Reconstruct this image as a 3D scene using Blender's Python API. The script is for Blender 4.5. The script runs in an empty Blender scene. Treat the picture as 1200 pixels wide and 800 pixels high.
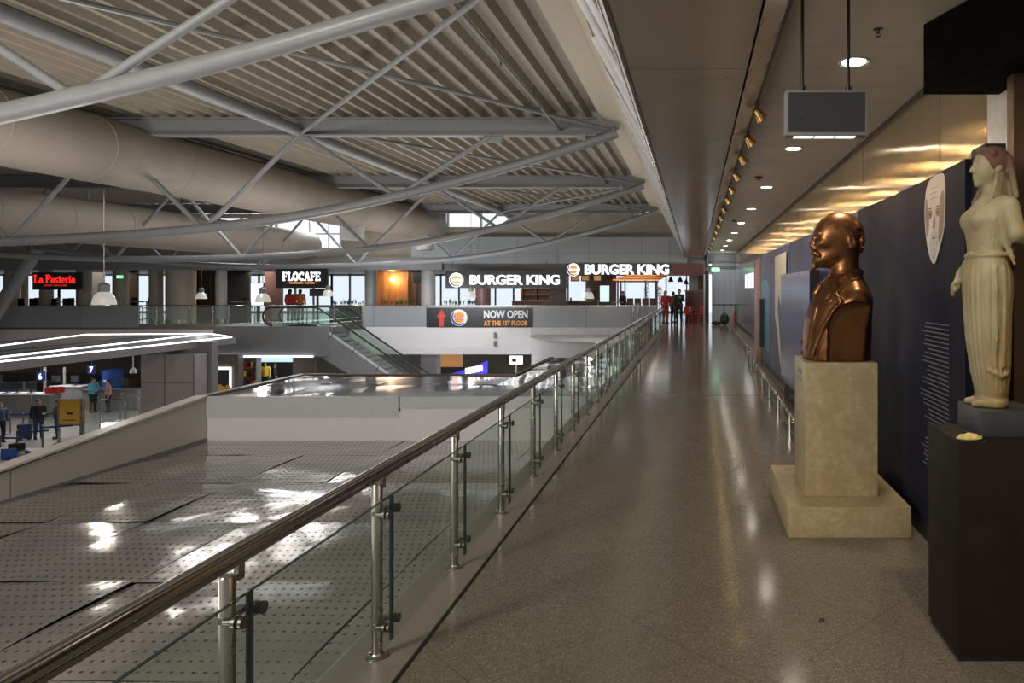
import bpy, bmesh, math, random
import numpy as np
from mathutils import Vector, Matrix
random.seed(7)
SC = bpy.context.scene
COL = SC.collection
PI = math.pi
EYE = 1.85          # eye height above the walkway floor
FOC = 820.0         # focal length in pixels of the 1200 px frame


def PX(x, d): return (x - 815.0) / FOC * d
def PZ(y, d): return EYE + (338.0 - y) / FOC * d


# ------------------------------------------------------------------ materials
class NT:
    def __init__(self, name):
        self.m = bpy.data.materials.new(name)
        self.m.use_nodes = True
        self.t = self.m.node_tree
        self.b = self.t.nodes['Principled BSDF']
        self.out = self.t.nodes['Material Output']
        self._o = None

    def n(self, kind, **kw):
        nd = self.t.nodes.new(kind)
        for k, v in kw.items():
            if hasattr(nd, k):
                setattr(nd, k, v)
            else:
                nd.inputs[k].default_value = v
        return nd

    def l(self, a, b): self.t.links.new(a, b)

    def obj(self):
        if self._o is None:
            self._o = self.n('ShaderNodeTexCoord').outputs['Object']
        return self._o

    def pos(self):
        return self.n('ShaderNodeNewGeometry').outputs['Position']

    def math(self, op, a, b=None, c=None):
        nd = self.n('ShaderNodeMath', operation=op)
        for i, v in enumerate((a, b, c)):
            if v is None: continue
            if isinstance(v, (int, float)): nd.inputs[i].default_value = v
            else: self.l(v, nd.inputs[i])
        return nd.outputs[0]

    def mix(self, fac, a, b):
        nd = self.n('ShaderNodeMix', data_type='RGBA')
        for i, v in ((0, fac), (6, a), (7, b)):
            if isinstance(v, (int, float)): nd.inputs[i].default_value = v
            elif isinstance(v, tuple): nd.inputs[i].default_value = (*v[:3], 1)
            else: self.l(v, nd.inputs[i])
        return nd.outputs[2]

    def ramp(self, fac, stops):
        nd = self.n('ShaderNodeValToRGB')
        e = nd.color_ramp.elements
        while len(e) < len(stops): e.new(0.5)
        for el, (p, c) in zip(e, stops):
            el.position = p
            el.color = (*c, 1) if isinstance(c, tuple) else (c, c, c, 1)
        self.l(fac, nd.inputs[0])
        return nd.outputs[0]

    def noise(self, scale, detail=3, rough=.5, vec=None, stretch=None):
        v = vec or self.obj()
        if stretch:
            mp = self.n('ShaderNodeMapping')
            mp.inputs['Scale'].default_value = stretch
            self.l(v, mp.inputs[0]); v = mp.outputs[0]
        nd = self.n('ShaderNodeTexNoise')
        nd.inputs['Scale'].default_value = scale
        nd.inputs['Detail'].default_value = detail
        nd.inputs['Roughness'].default_value = rough
        self.l(v, nd.inputs['Vector'])
        return nd.outputs[0]

    def bump(self, h, strength=.2, dist=.01):
        nd = self.n('ShaderNodeBump')
        nd.inputs['Strength'].default_value = strength
        nd.inputs['Distance'].default_value = dist
        self.l(h, nd.inputs['Height'])
        self.l(nd.outputs[0], self.b.inputs['Normal'])


def M(name, col, rough=.5, metal=0., emit=0., ecol=None, spec=.5, var=.12, vscale=6., bump=0., bscale=40., stretch=None, coat=0.):
    """Plain surface with a slight procedural mottling of colour and gloss."""
    t = NT(name); b = t.b
    b.inputs['Metallic'].default_value = metal
    b.inputs['Specular IOR Level'].default_value = spec
    b.inputs['Coat Weight'].default_value = coat
    b.inputs['Coat Roughness'].default_value = .12
    if var > 0:
        n = t.noise(vscale, 4, .6, stretch=stretch)
        c0 = tuple(max(0, c * (1 - var)) for c in col); c1 = tuple(min(1, c * (1 + var)) for c in col)
        t.l(t.ramp(n, [(.3, c0), (.7, c1)]), b.inputs['Base Color'])
        t.l(t.ramp(n, [(.3, max(.02, rough * .85)), (.7, min(1, rough * 1.15))]), b.inputs['Roughness'])
    else:
        b.inputs['Base Color'].default_value = (*col, 1)
        b.inputs['Roughness'].default_value = rough
    if bump:
        t.bump(t.noise(bscale, 3, .6, stretch=stretch), bump, .004)
    if emit:
        b.inputs['Emission Color'].default_value = (*(ecol or col), 1)
        b.inputs['Emission Strength'].default_value = emit
    return t.m


def glass_mat(name, tint, refl=1.0, rough=.02):
    t = NT(name)
    t.t.nodes.remove(t.b)
    tr = t.n('ShaderNodeBsdfTransparent'); tr.inputs[0].default_value = (*tint, 1)
    gl = t.n('ShaderNodeBsdfGlossy'); gl.inputs['Roughness'].default_value = rough
    gl.inputs['Color'].default_value = (.95, 1, .98, 1)
    fr = t.n('ShaderNodeLayerWeight'); fr.inputs[0].default_value = .5
    mx = t.n('ShaderNodeMixShader')
    n = t.noise(1.5, 1)
    f5 = t.math('ADD', t.math('MULTIPLY', t.math('POWER', fr.outputs[1], 5.), .42), .065)
    f = t.math('MULTIPLY', f5, t.math('ADD', t.math('MULTIPLY', n, .1), refl - .05))
    t.l(f, mx.inputs[0]); t.l(tr.outputs[0], mx.inputs[1]); t.l(gl.outputs[0], mx.inputs[2])
    t.l(mx.outputs[0], t.out.inputs[0])
    return t.m


MT = {}
def mats():
    R = MT
    R['steel'] = M('brushed_steel', (.33, .315, .29), .28, 1, var=.03, vscale=3)
    R['steel_dark'] = M('dark_steel', (.2, .19, .18), .35, 1)
    R['chrome'] = M('polished_steel', (.42, .40, .375), .16, 1, var=.02, vscale=2)
    R['glass'] = glass_mat('balustrade_glass', (.91, .955, .935))
    R['glass_edge'] = M('glass_edge', (.01, .025, .022), .15)
    R['clear'] = glass_mat('window_glass', (.93, .96, .97), .6)
    R['paint_grey'] = M('painted_truss', (.235, .245, .262), .42, 0, var=.06)
    R['deck'] = M('roof_sheet', (.285, .25, .20), .5, 0, var=.1, vscale=2)
    R['duct'] = M('duct_wrap', (.30, .265, .23), .62, 0, var=.08, vscale=1.2, bump=.25, bscale=6)
    R['bulkhead'] = M('bulkhead_plaster', (.5, .45, .36), .6, 0, var=.06)
    R['panel_grey'] = M('grey_facade', (.30, .32, .345), .4, 0, var=.04, vscale=1)
    R['panel_grey2'] = M('grey_facade_dark', (.21, .212, .225), .4, 0, var=.05, vscale=1)
    R['white'] = M('white_plaster', (.78, .77, .79), .45, 0, var=.03, vscale=1)
    R['cream'] = M('cream_column', (.40, .37, .31), .5, 0, var=.06, vscale=1.5)
    R['black'] = M('black_paint', (.008, .008, .009), .45, 0, var=.2)
    R['hood_black'] = M('hood_black', (.004, .004, .004), .85, 0, var=.1, spec=.08)
    R['black_sat'] = M('black_lacquer', (.011, .008, .006), .6, 0, var=.15, spec=.2)
    R['charcoal'] = M('charcoal', (.035, .037, .04), .45)
    R['sign_black'] = M('sign_board', (.012, .014, .02), .35, var=.1)
    R['rubber'] = M('rubber', (.012, .012, .012), .55)
    R['wood'] = M('warm_wood', (.34, .15, .055), .45, 0, var=.35, vscale=4, stretch=(1, 1, .15))
    R['wood_dark'] = M('dark_wood', (.09, .045, .025), .45, 0, var=.3, vscale=4, stretch=(1, 1, .15))
    R['maroon'] = M('maroon_panel', (.13, .03, .02), .4)
    R['red'] = M('red_plastic', (.5, .03, .02), .4)
    R['redcloth'] = M('red_cloth', (.42, .03, .035), .85)
    R['orangecloth'] = M('orange_cloth', (.62, .16, .04), .85)
    R['tealcloth'] = M('blue_shirt', (.10, .42, .55), .85)
    R['darkcloth'] = M('dark_cloth', (.02, .022, .028), .85)
    R['navycloth'] = M('navy_denim', (.035, .055, .12), .85)
    R['greencloth'] = M('olive_cloth', (.06, .075, .045), .85)
    R['yellowcloth'] = M('yellow_cloth', (.70, .50, .03), .8)
    R['pinkcloth'] = M('pink_cloth', (.5, .25, .25), .85)
    R['skin'] = M('skin', (.48, .28, .2), .55, var=.06)
    R['hair'] = M('dark_hair', (.02, .013, .01), .6)
    R['shoe'] = M('shoe_leather', (.02, .018, .017), .4)
    R['blue'] = M('blue_plastic', (.03, .10, .42), .4)
    R['deepblue'] = M('deep_blue', (.015, .03, .2), .4)
    R['yellow'] = M('yellow_poster', (.95, .52, .06), .5)
    R['grey'] = M('mid_grey', (.22, .22, .225), .5)
    R['light_grey'] = M('light_grey', (.55, .55, .57), .45)
    R['green'] = M('leaf_green', (.035, .075, .02), .6, var=.4, vscale=20)
    R['mirror_sheet'] = M('mirror_sheet', (.50, .50, .50), .08, 1, var=.06, vscale=.7, bump=.25, bscale=1.4)
    R['glass_wall'] = M('glass_wall_panel', (.22, .25, .31), .2, .3, var=.08, vscale=.6)
    R['daylight'] = M('daylight_pane', (.9, .95, 1), .3, emit=.95, ecol=(.92, .96, 1), var=0)
    R['text_white'] = M('lit_white', (1, 1, 1), .4, emit=1.6, ecol=(1, 1, 1), var=0)
    R['text_red'] = M('lit_red', (1, .03, .02), .4, emit=1.3, ecol=(1, .02, .015), var=0)
    R['paint_white'] = M('sign_white', (.75, .77, .8), .5, emit=.0)
    R['paint_orange'] = M('sign_orange', (.85, .36, .03), .5)
    R['paint_red'] = M('sign_red', (.72, .05, .035), .5)
    R['lit_orange'] = M('lit_orange', (.9, .4, .05), .4, emit=.7, ecol=(.9, .35, .04), var=0)
    R['lit_logo_red'] = M('lit_logo_red', (.75, .05, .03), .4, emit=.55, ecol=(.8, .03, .02), var=0)
    R['lit_logo_blue'] = M('lit_logo_blue', (.05, .12, .5), .4, emit=.3, ecol=(.05, .12, .5), var=0)
    R['led'] = M('led_strip', (1, 1, 1), .4, emit=3, ecol=(.97, .98, 1), var=0)
    R['roof_tube_light'] = M('tube_light', (1, 1, .97), .4, emit=14, ecol=(1, .98, .94), var=0)  # diffusers of the added, unseen roof lights
    R['lamp'] = M('lamp_diffuser', (1, .95, .85), .4, emit=30, ecol=(1, .9, .72), var=0)
    R['lamp_warm'] = M('warm_lamp_lens', (1, .8, .4), .4, emit=90, ecol=(1, .64, .24), var=0)
    R['lamp_white'] = M('white_lightbox', (1, 1, 1), .4, emit=1.5, ecol=(.95, .97, 1), var=0)
    R['exit_green'] = M('exit_light', (.1, .8, .25), .4, emit=1.1, ecol=(.12, .9, .3), var=0)
    R['screen_blue'] = M('blue_screen', (.05, .05, .8), .3, emit=.7, ecol=(.10, .09, .95), var=0)
    R['screen_cyan'] = M('pale_screen', (.6, .85, .9), .3, emit=.9, ecol=(.62, .85, .95), var=0)
    R['orange_glow'] = M('heated_slat', (.6, .2, .05), .5, emit=.6, ecol=(1, .35, .06), var=0)  # slat colour with orange emission
    R['gold'] = M('brass', (.55, .36, .12), .28, 1, var=.1)
    R['block'] = M('dark_metal_block', (.38, .345, .345), .3, .5, var=.08, vscale=.6)
    R['brownwall'] = M('brown_wall', (.15, .115, .10), .45)
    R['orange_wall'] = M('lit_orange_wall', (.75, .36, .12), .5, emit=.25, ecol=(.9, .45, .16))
    R['gold_stone'] = M('yellow_stone', (.55, .42, .14), .6, var=.25, vscale=30)
    R['red_trouser'] = M('bright_red_cloth', (.45, .05, .02), .8)
    R['black_trouser'] = M('black_cloth', (.012, .012, .014), .85)
    R['stone'] = stone_mat()
    R['bronze'] = bronze_mat()
    R['marble'] = marble_mat()
    R['redhair'] = hair_mat()
    R['fascia'] = M('pavilion_fascia', (.50, .53, .56), .4, var=.03)
    R['print_shade'] = M('print_shade', (.25, .17, .125), .5, var=.2, vscale=10)
    R['print_dark'] = M('print_dark', (.07, .045, .035), .5, var=.2, vscale=10)
    R['print_grey'] = M('print_grey', (.42, .40, .38), .5, var=.25, vscale=40)
    R['terrazzo'] = terrazzo_mat()
    R['perforated'] = perforated_mat()
    R['soffit'] = M('soffit_metal', (.50, .43, .35), .2, .6, var=.03, vscale=1)
    R['soffit2'] = M('soffit_edge', (.30, .275, .25), .3, .5, var=.03)
    R['ceil'] = ceiling_mat()
    R['brasswall'] = brass_wall_mat()
    R['navy'] = M('exhibition_print', (.009, .010, .022), .55, 0, var=.12, vscale=1.4, spec=.12)
    R['navy_light'] = M('exhibition_print_pale', (.042, .048, .13), .4, 0, var=.15, vscale=.8, spec=.35)
    R['gloss_blue'] = M('gloss_navy', (.04, .05, .18), .22, 0, var=.04, vscale=1, spec=.28)
    R['cyan'] = M('cyan_print', (.015, .20, .36), .4, var=.25, vscale=3)
    R['pinkish'] = M('dusty_pink', (.34, .2, .19), .35)
    R['print_pale'] = M('pale_print', (.62, .56, .46), .5, var=.1)
    R['print_face'] = M('face_print', (.58, .50, .44), .5, var=.1, vscale=8)
    R['print_line'] = M('printed_text', (.11, .11, .13), .5)
    R['kerb'] = M('kerb_stone', (.17, .15, .125), .35, var=.15, vscale=60)
    R['groundtile'] = ground_mat()
    R['slab_white'] = M('slab_white', (.70, .69, .72), .4, var=.03, vscale=.7)
    R['parapet'] = M('parapet_sheet', (.60, .56, .50), .38, .2, var=.05, vscale=1)
    R['coping'] = M('coping', (.75, .72, .68), .35, var=.05)
    R['glazing_strip'] = M('glazing_strip', (.42, .48, .58), .09, .85, var=.1, vscale=2)


def stone_mat():
    t = NT('plinth_marble')
    n = t.noise(7, 6, .65); n2 = t.noise(22, 4, .6)
    c = t.ramp(n, [(.3, (.30, .235, .13)), (.5, (.39, .31, .185)), (.72, (.45, .37, .24))])
    c = t.mix(t.ramp(n2, [(.42, 0.7), (.6, 0.)]), c, (.32, .24, .12))
    t.l(c, t.b.inputs['Base Color']); t.b.inputs['Roughness'].default_value = .38
    t.bump(n2, .1, .003)
    return t.m


def bronze_mat():
    t = NT('bronze')
    n = t.noise(5, 4, .6); n2 = t.noise(40, 3)
    t.l(t.ramp(n, [(.3, (.13, .055, .020)), (.7, (.22, .098, .036))]), t.b.inputs['Base Color'])
    t.l(t.ramp(n2, [(.3, .28), (.7, .42)]), t.b.inputs['Roughness'])
    t.b.inputs['Metallic'].default_value = .8
    t.bump(n2, .08, .003)
    return t.m


def marble_mat():
    t = NT('aged_marble')
    n = t.noise(4.5, 5, .65); n2 = t.noise(3, 3, .5, stretch=(1.2, 1.2, .35))
    c = t.ramp(n, [(.3, (.21, .175, .095)), (.6, (.30, .26, .155))])
    c = t.mix(t.ramp(n2, [(.44, 0.), (.6, .85)]), c, (.24, .165, .055))
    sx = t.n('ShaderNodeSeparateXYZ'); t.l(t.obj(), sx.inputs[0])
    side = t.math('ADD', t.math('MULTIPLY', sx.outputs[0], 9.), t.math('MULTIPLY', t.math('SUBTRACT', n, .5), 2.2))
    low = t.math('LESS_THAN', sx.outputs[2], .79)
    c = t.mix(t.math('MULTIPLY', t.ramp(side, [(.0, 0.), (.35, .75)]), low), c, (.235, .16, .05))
    t.l(c, t.b.inputs['Base Color']); t.b.inputs['Roughness'].default_value = .55
    t.bump(t.noise(60, 3), .25, .003)
    return t.m


def hair_mat():
    t = NT('painted_hair')
    sx = t.n('ShaderNodeSeparateXYZ'); t.l(t.obj(), sx.inputs[0])
    n = t.noise(14, 3, .6, stretch=(1, 1, .25))
    z = t.math('ADD', sx.outputs[2], t.math('MULTIPLY', t.math('SUBTRACT', n, .5), .18))
    c = t.ramp(t.math('MULTIPLY', t.math('SUBTRACT', z, 1.12), 5.), [(.30, (.27, .215, .13)), (.70, (.115, .052, .038))])
    c = t.mix(t.ramp(n, [(.45, 0.), (.6, .6)]), c, (.13, .065, .045))
    t.l(c, t.b.inputs['Base Color']); t.b.inputs['Roughness'].default_value = .75
    t.bump(n, .3, .004)
    return t.m


def terrazzo_mat():
    t = NT('terrazzo')
    v = t.n('ShaderNodeTexVoronoi'); v.inputs['Scale'].default_value = 130
    t.l(t.obj(), v.inputs['Vector'])
    sep = t.n('ShaderNodeSeparateColor'); t.l(v.outputs['Color'], sep.inputs[0])
    c = t.ramp(sep.outputs[0], [(0, (.09, .075, .057)), (.16, (.135, .118, .092)), (.6, (.165, .143, .112)), (.9, (.19, .168, .135)), (1, (.26, .24, .205))])
    n = t.noise(1.1, 3)
    c = t.mix(t.ramp(n, [(.35, .0), (.7, .22)]), c, (.13, .11, .085))
    mp = t.n('ShaderNodeMapping'); mp.vector_type = 'POINT'
    mp.inputs['Rotation'].default_value = (0, 0, PI / 4)
    off = Vector((-.347, 3.9)); ca = math.cos(PI / 4)
    mp.inputs['Location'].default_value = (-(off.x * ca - off.y * ca), -(off.x * ca + off.y * ca), 0)
    t.l(t.obj(), mp.inputs[0])
    sx = t.n('ShaderNodeSeparateXYZ'); t.l(mp.outputs[0], sx.inputs[0])
    lines = None
    for k in (0, 1):
        fr = t.math('FRACT', t.math('DIVIDE', sx.outputs[k], .94))
        d = t.math('ABSOLUTE', t.math('SUBTRACT', t.math('FRACT', t.math('ADD', fr, .5)), .5))
        ln = t.math('LESS_THAN', d, .003)
        lines = ln if lines is None else t.math('MAXIMUM', lines, ln)
    c = t.mix(t.math('MULTIPLY', lines, .55), c, (.05, .04, .03))
    t.l(c, t.b.inputs['Base Color'])
    t.l(t.ramp(t.noise(3, 3), [(.3, .11), (.7, .16)]), t.b.inputs['Roughness'])
    t.bump(t.noise(2.2, 2), .05, .02)
    return t.m


def perforated_mat():
    t = NT('perforated_sheet')
    sx = t.n('ShaderNodeSeparateXYZ'); t.l(t.obj(), sx.inputs[0])
    P = .088
    u = t.math('DIVIDE', sx.outputs[0], P)
    w = t.math('DIVIDE', sx.outputs[1], P * 1.7)
    row = t.math('FLOOR', w)
    u = t.math('ADD', u, t.math('MULTIPLY', t.math('MODULO', t.math('ABSOLUTE', row), 2.), .5))
    a = t.math('SUBTRACT', t.math('FRACT', u), .5)
    b = t.math('MULTIPLY', t.math('SUBTRACT', t.math('FRACT', w), .5), 1.7)
    r = t.math('SQRT', t.math('ADD', t.math('MULTIPLY', a, a), t.math('MULTIPLY', b, b)))
    hole = t.math('LESS_THAN', r, .17)
    n = t.noise(1.2, 3)
    c = t.ramp(n, [(.3, (.40, .39, .38)), (.7, (.49, .48, .465))])
    c = t.mix(hole, c, (.05, .047, .043))
    t.l(c, t.b.inputs['Base Color'])
    t.b.inputs['Metallic'].default_value = .68
    t.l(t.math('ADD', t.math('MULTIPLY', hole, .5), t.ramp(n, [(.3, .11), (.7, .16)])), t.b.inputs['Roughness'])
    t.bump(t.noise(1.5, 2), .55, .03)
    return t.m


def ceiling_mat():
    t = NT('ceiling_panels')
    n = t.noise(2, 3)
    c = t.ramp(n, [(.3, (.60, .53, .41)), (.7, (.66, .585, .46))])
    sx = t.n('ShaderNodeSeparateXYZ'); t.l(t.obj(), sx.inputs[0])
    fr = t.math('FRACT', t.math('DIVIDE', sx.outputs[1], .55))
    ln = t.math('LESS_THAN', fr, .012)
    c = t.mix(t.math('MULTIPLY', ln, .6), c, (.06, .05, .04))
    t.l(c, t.b.inputs['Base Color']); t.b.inputs['Roughness'].default_value = .42
    return t.m


def brass_wall_mat():
    t = NT('bronze_anodised_wall')
    n = t.noise(1.5, 3, .5, stretch=(1, 1, .3))
    t.l(t.ramp(n, [(.3, (.44, .35, .24)), (.7, (.50, .405, .285))]), t.b.inputs['Base Color'])
    t.b.inputs['Metallic'].default_value = .8
    t.b.inputs['Roughness'].default_value = .17
    t.b.inputs['Anisotropic'].default_value = .96
    tg = t.n('ShaderNodeTangent', direction_type='RADIAL', axis='Z')
    t.l(tg.outputs[0], t.b.inputs['Tangent'])
    t.bump(t.noise(1.1, 2, .5, stretch=(1, 1, .5)), .35, .05)
    return t.m


def ground_mat():
    t = NT('concourse_tiles')
    br = t.n('ShaderNodeTexBrick'); br.offset = 0
    br.inputs['Scale'].default_value = 1; br.inputs['Mortar Size'].default_value = .012
    br.inputs['Brick Width'].default_value = 1.2; br.inputs['Row Height'].default_value = 1.2
    br.inputs['Color1'].default_value = (.42, .40, .39, 1); br.inputs['Color2'].default_value = (.46, .44, .42, 1)
    br.inputs['Mortar'].default_value = (.25, .24, .23, 1)
    t.l(t.obj(), br.inputs['Vector']); t.l(br.outputs[0], t.b.inputs['Base Color'])
    t.b.inputs['Roughness'].default_value = .2
    return t.m


# ------------------------------------------------------------------ mesh builder
class MB:
    def __init__(self):
        self.bm = bmesh.new(); self.mi = 0

    def _set(self, faces):
        for f in faces: f.material_index = self.mi

    def box(self, x0, x1, y0, y1, z0, z1, bev=0.0):
        x0, x1 = sorted((x0, x1)); y0, y1 = sorted((y0, y1)); z0, z1 = sorted((z0, z1))
        v = [self.bm.verts.new(p) for p in ((x0, y0, z0), (x1, y0, z0), (x1, y1, z0), (x0, y1, z0), (x0, y0, z1), (x1, y0, z1), (x1, y1, z1), (x0, y1, z1))]
        fs = [self.bm.faces.new([v[i] for i in q]) for q in ((3, 2, 1, 0), (4, 5, 6, 7), (0, 1, 5, 4), (1, 2, 6, 5), (2, 3, 7, 6), (3, 0, 4, 7))]
        self._set(fs)
        if bev > 0:
            es = list({e for f in fs for e in f.edges})
            r = bmesh.ops.bevel(self.bm, geom=es, offset=bev, segments=2, affect='EDGES', profile=.6)
            self._set(r['faces'])
        return self

    def ring(self, c, u, w, r, n):
        return [self.bm.verts.new(c + u * (r * math.cos(2 * PI * i / n)) + w * (r * math.sin(2 * PI * i / n))) for i in range(n)]

    def cyl(self, p0, p1, r, r2=None, n=16, caps=True):
        return self.tube([p0, p1], [r, r if r2 is None else r2], n, caps)

    def tube(self, pts, r, n=10, caps=True):
        pts = [Vector(p) for p in pts]
        rs = r if isinstance(r, (list, tuple)) else [r] * len(pts)
        rings = []; u = None
        for i, p in enumerate(pts):
            a = pts[max(0, i - 1)]; b = pts[min(len(pts) - 1, i + 1)]
            t = (b - a).normalized()
            if u is None:
                u = t.cross(Vector((0, 0, 1)))
                if u.length < 1e-3: u = t.cross(Vector((1, 0, 0)))
            u = (u - t * u.dot(t)).normalized()
            rings.append(self.ring(p, u, t.cross(u), rs[i], n))
        fs = []
        for a, b in zip(rings, rings[1:]):
            for i in range(n):
                j = (i + 1) % n
                fs.append(self.bm.faces.new((a[i], a[j], b[j], b[i])))
        if caps:
            fs.append(self.bm.faces.new(rings[0][::-1])); fs.append(self.bm.faces.new(rings[-1]))
        self._set(fs)
        return self

    def lathe(self, prof, c=(0, 0, 0), n=24, closed=False):
        c = Vector(c); rings = []
        for r, z in prof:
            rings.append(self.ring(c + Vector((0, 0, z)), Vector((1, 0, 0)), Vector((0, 1, 0)), max(r, 1e-4), n))
        fs = []
        for a, b in zip(rings, rings[1:]):
            for i in range(n):
                j = (i + 1) % n
                fs.append(self.bm.faces.new((a[i], a[j], b[j], b[i])))
        self._set(fs)
        return self

    def prism(self, poly, axis, a0, a1):
        def P(p, a):
            return {'x': (a, p[0], p[1]), 'y': (p[0], a, p[1]), 'z': (p[0], p[1], a)}[axis]
        lo = [self.bm.verts.new(P(p, a0)) for p in poly]; hi = [self.bm.verts.new(P(p, a1)) for p in poly]
        fs = [self.bm.faces.new(lo[::-1]), self.bm.faces.new(hi)]
        n = len(poly)
        for i in range(n):
            j = (i + 1) % n
            fs.append(self.bm.faces.new((lo[i], lo[j], hi[j], hi[i])))
        self._set(fs)
        bmesh.ops.recalc_face_normals(self.bm, faces=fs)
        return self

    def ell(self, c, r, n=12, m=8):
        c = Vector(c); prof = []
        mat = Matrix.Translation(c) @ Matrix.Diagonal((*r, 1))
        g = bmesh.ops.create_uvsphere(self.bm, u_segments=n, v_segments=m, radius=1, matrix=mat)
        self._set({f for v in g['verts'] for f in v.link_faces})
        return self

    def raw(self, vs, fs):
        v = [self.bm.verts.new(p) for p in vs]
        self._set([self.bm.faces.new([v[i] for i in f]) for f in fs])
        return self

    def xform(self, mat):
        bmesh.ops.transform(self.bm, matrix=mat, verts=self.bm.verts); return self

    def build(self, name, mat, parent=None, world=False, smooth=True, origin=None):
        me = bpy.data.meshes.new(name)
        if world and parent is not None:
            bmesh.ops.translate(self.bm, vec=-parent.location, verts=self.bm.verts)
        if origin is not None:
            bmesh.ops.translate(self.bm, vec=-Vector(origin), verts=self.bm.verts)
        self.bm.to_mesh(me); self.bm.free()
        for m in (mat if isinstance(mat, (list, tuple)) else [mat]):
            me.materials.append(MT[m] if isinstance(m, str) else m)
        return link(name, me, parent, smooth, origin)


def link(name, me, parent=None, smooth=True, origin=None):
    if smooth:
        me.polygons.foreach_set('use_smooth', [True] * len(me.polygons))
        me.set_sharp_from_angle(angle=math.radians(38))
    o = bpy.data.objects.new(name, me); COL.objects.link(o)
    if origin is not None: o.location = origin
    if parent is not None: o.parent = parent
    return o


def tag(o, label=None, cat=None, group=None, kind=None):
    if label: o['label'] = label
    if cat: o['category'] = cat
    if group: o['group'] = group
    if kind: o['kind'] = kind
    return o


def thing(name, label, cat, loc=(0, 0, 0), rz=0., group=None):
    o = bpy.data.objects.new(name, None); COL.objects.link(o)
    o.location = loc; o.rotation_euler.z = rz; o.empty_display_size = .1
    return tag(o, label, cat, group)


def struct(name, mb, mat, parent=None, smooth=False):
    o = mb.build(name, mat, parent, smooth=smooth)
    if parent is None: o['kind'] = 'structure'
    return o


def dup(root, loc, rz=None, label=None, group=None, scale=None):
    r = root.copy(); COL.objects.link(r); r.location = loc
    if rz is not None: r.rotation_euler.z = rz
    if scale: r.scale = scale
    if label: r['label'] = label
    if group: r['group'] = group
    for ch in list(root.children):
        c = ch.copy(); COL.objects.link(c); c.parent = r
        for g in list(ch.children):
            d = g.copy(); COL.objects.link(d); d.parent = c
    return r


def light(kind, loc, energy, col=(1, .85, .65), rot=None, size=.1, **kw):
    l = bpy.data.lights.new('lamp_light', kind); l.energy = energy; l.color = col
    if kind == 'AREA':
        l.size = size
        if 'sy' in kw: l.shape = 'RECTANGLE'; l.size_y = kw.pop('sy')
    elif kind != 'SUN': l.shadow_soft_size = size
    for k, v in kw.items(): setattr(l, k, v)
    o = bpy.data.objects.new('lamp_light', l); COL.objects.link(o); o.location = loc
    if rot is not None:
        o.rotation_euler = rot if not isinstance(rot, Vector) else (rot - Vector(loc)).to_track_quat('-Z', 'Y').to_euler()
    return o


# ------------------------------------------------------------------ lettering
def text_mesh(s, w, h, depth=.02, bold=.0, serif=False):
    """Letters as a mesh in the XZ plane facing -Y, lower-left corner at the origin, exactly w by h."""
    cu = bpy.data.curves.new('lettering', 'FONT'); cu.body = s; cu.extrude = .02; cu.offset = bold; cu.resolution_u = 3
    o = bpy.data.objects.new('lettering', cu); COL.objects.link(o)
    bpy.context.view_layer.update()
    me = bpy.data.meshes.new_from_object(o.evaluated_get(bpy.context.evaluated_depsgraph_get()))
    bpy.data.objects.remove(o); bpy.data.curves.remove(cu)
    co = np.empty(len(me.vertices) * 3, 'f'); me.vertices.foreach_get('co', co); co = co.reshape(-1, 3)
    lo, hi = co.min(0), co.max(0)
    x = (co[:, 0] - lo[0]) / (hi[0] - lo[0]) * w; z = (co[:, 1] - lo[1]) / (hi[1] - lo[1]) * h
    y = -(co[:, 2] - lo[2]) / (hi[2] - lo[2]) * depth
    me.vertices.foreach_set('co', np.stack([x, y, z], 1).astype('f').ravel()); me.update()
    return me


def put_text(name, s, mat, parent, x0, x1, z0, z1, y, depth=.02, bold=.02):
    me = text_mesh(s, x1 - x0, z1 - z0, depth, bold)
    me.name = name; me.materials.append(MT[mat])
    o = link(name, me, parent, smooth=False)
    o.location = (x0, y, z0)
    return o


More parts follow.
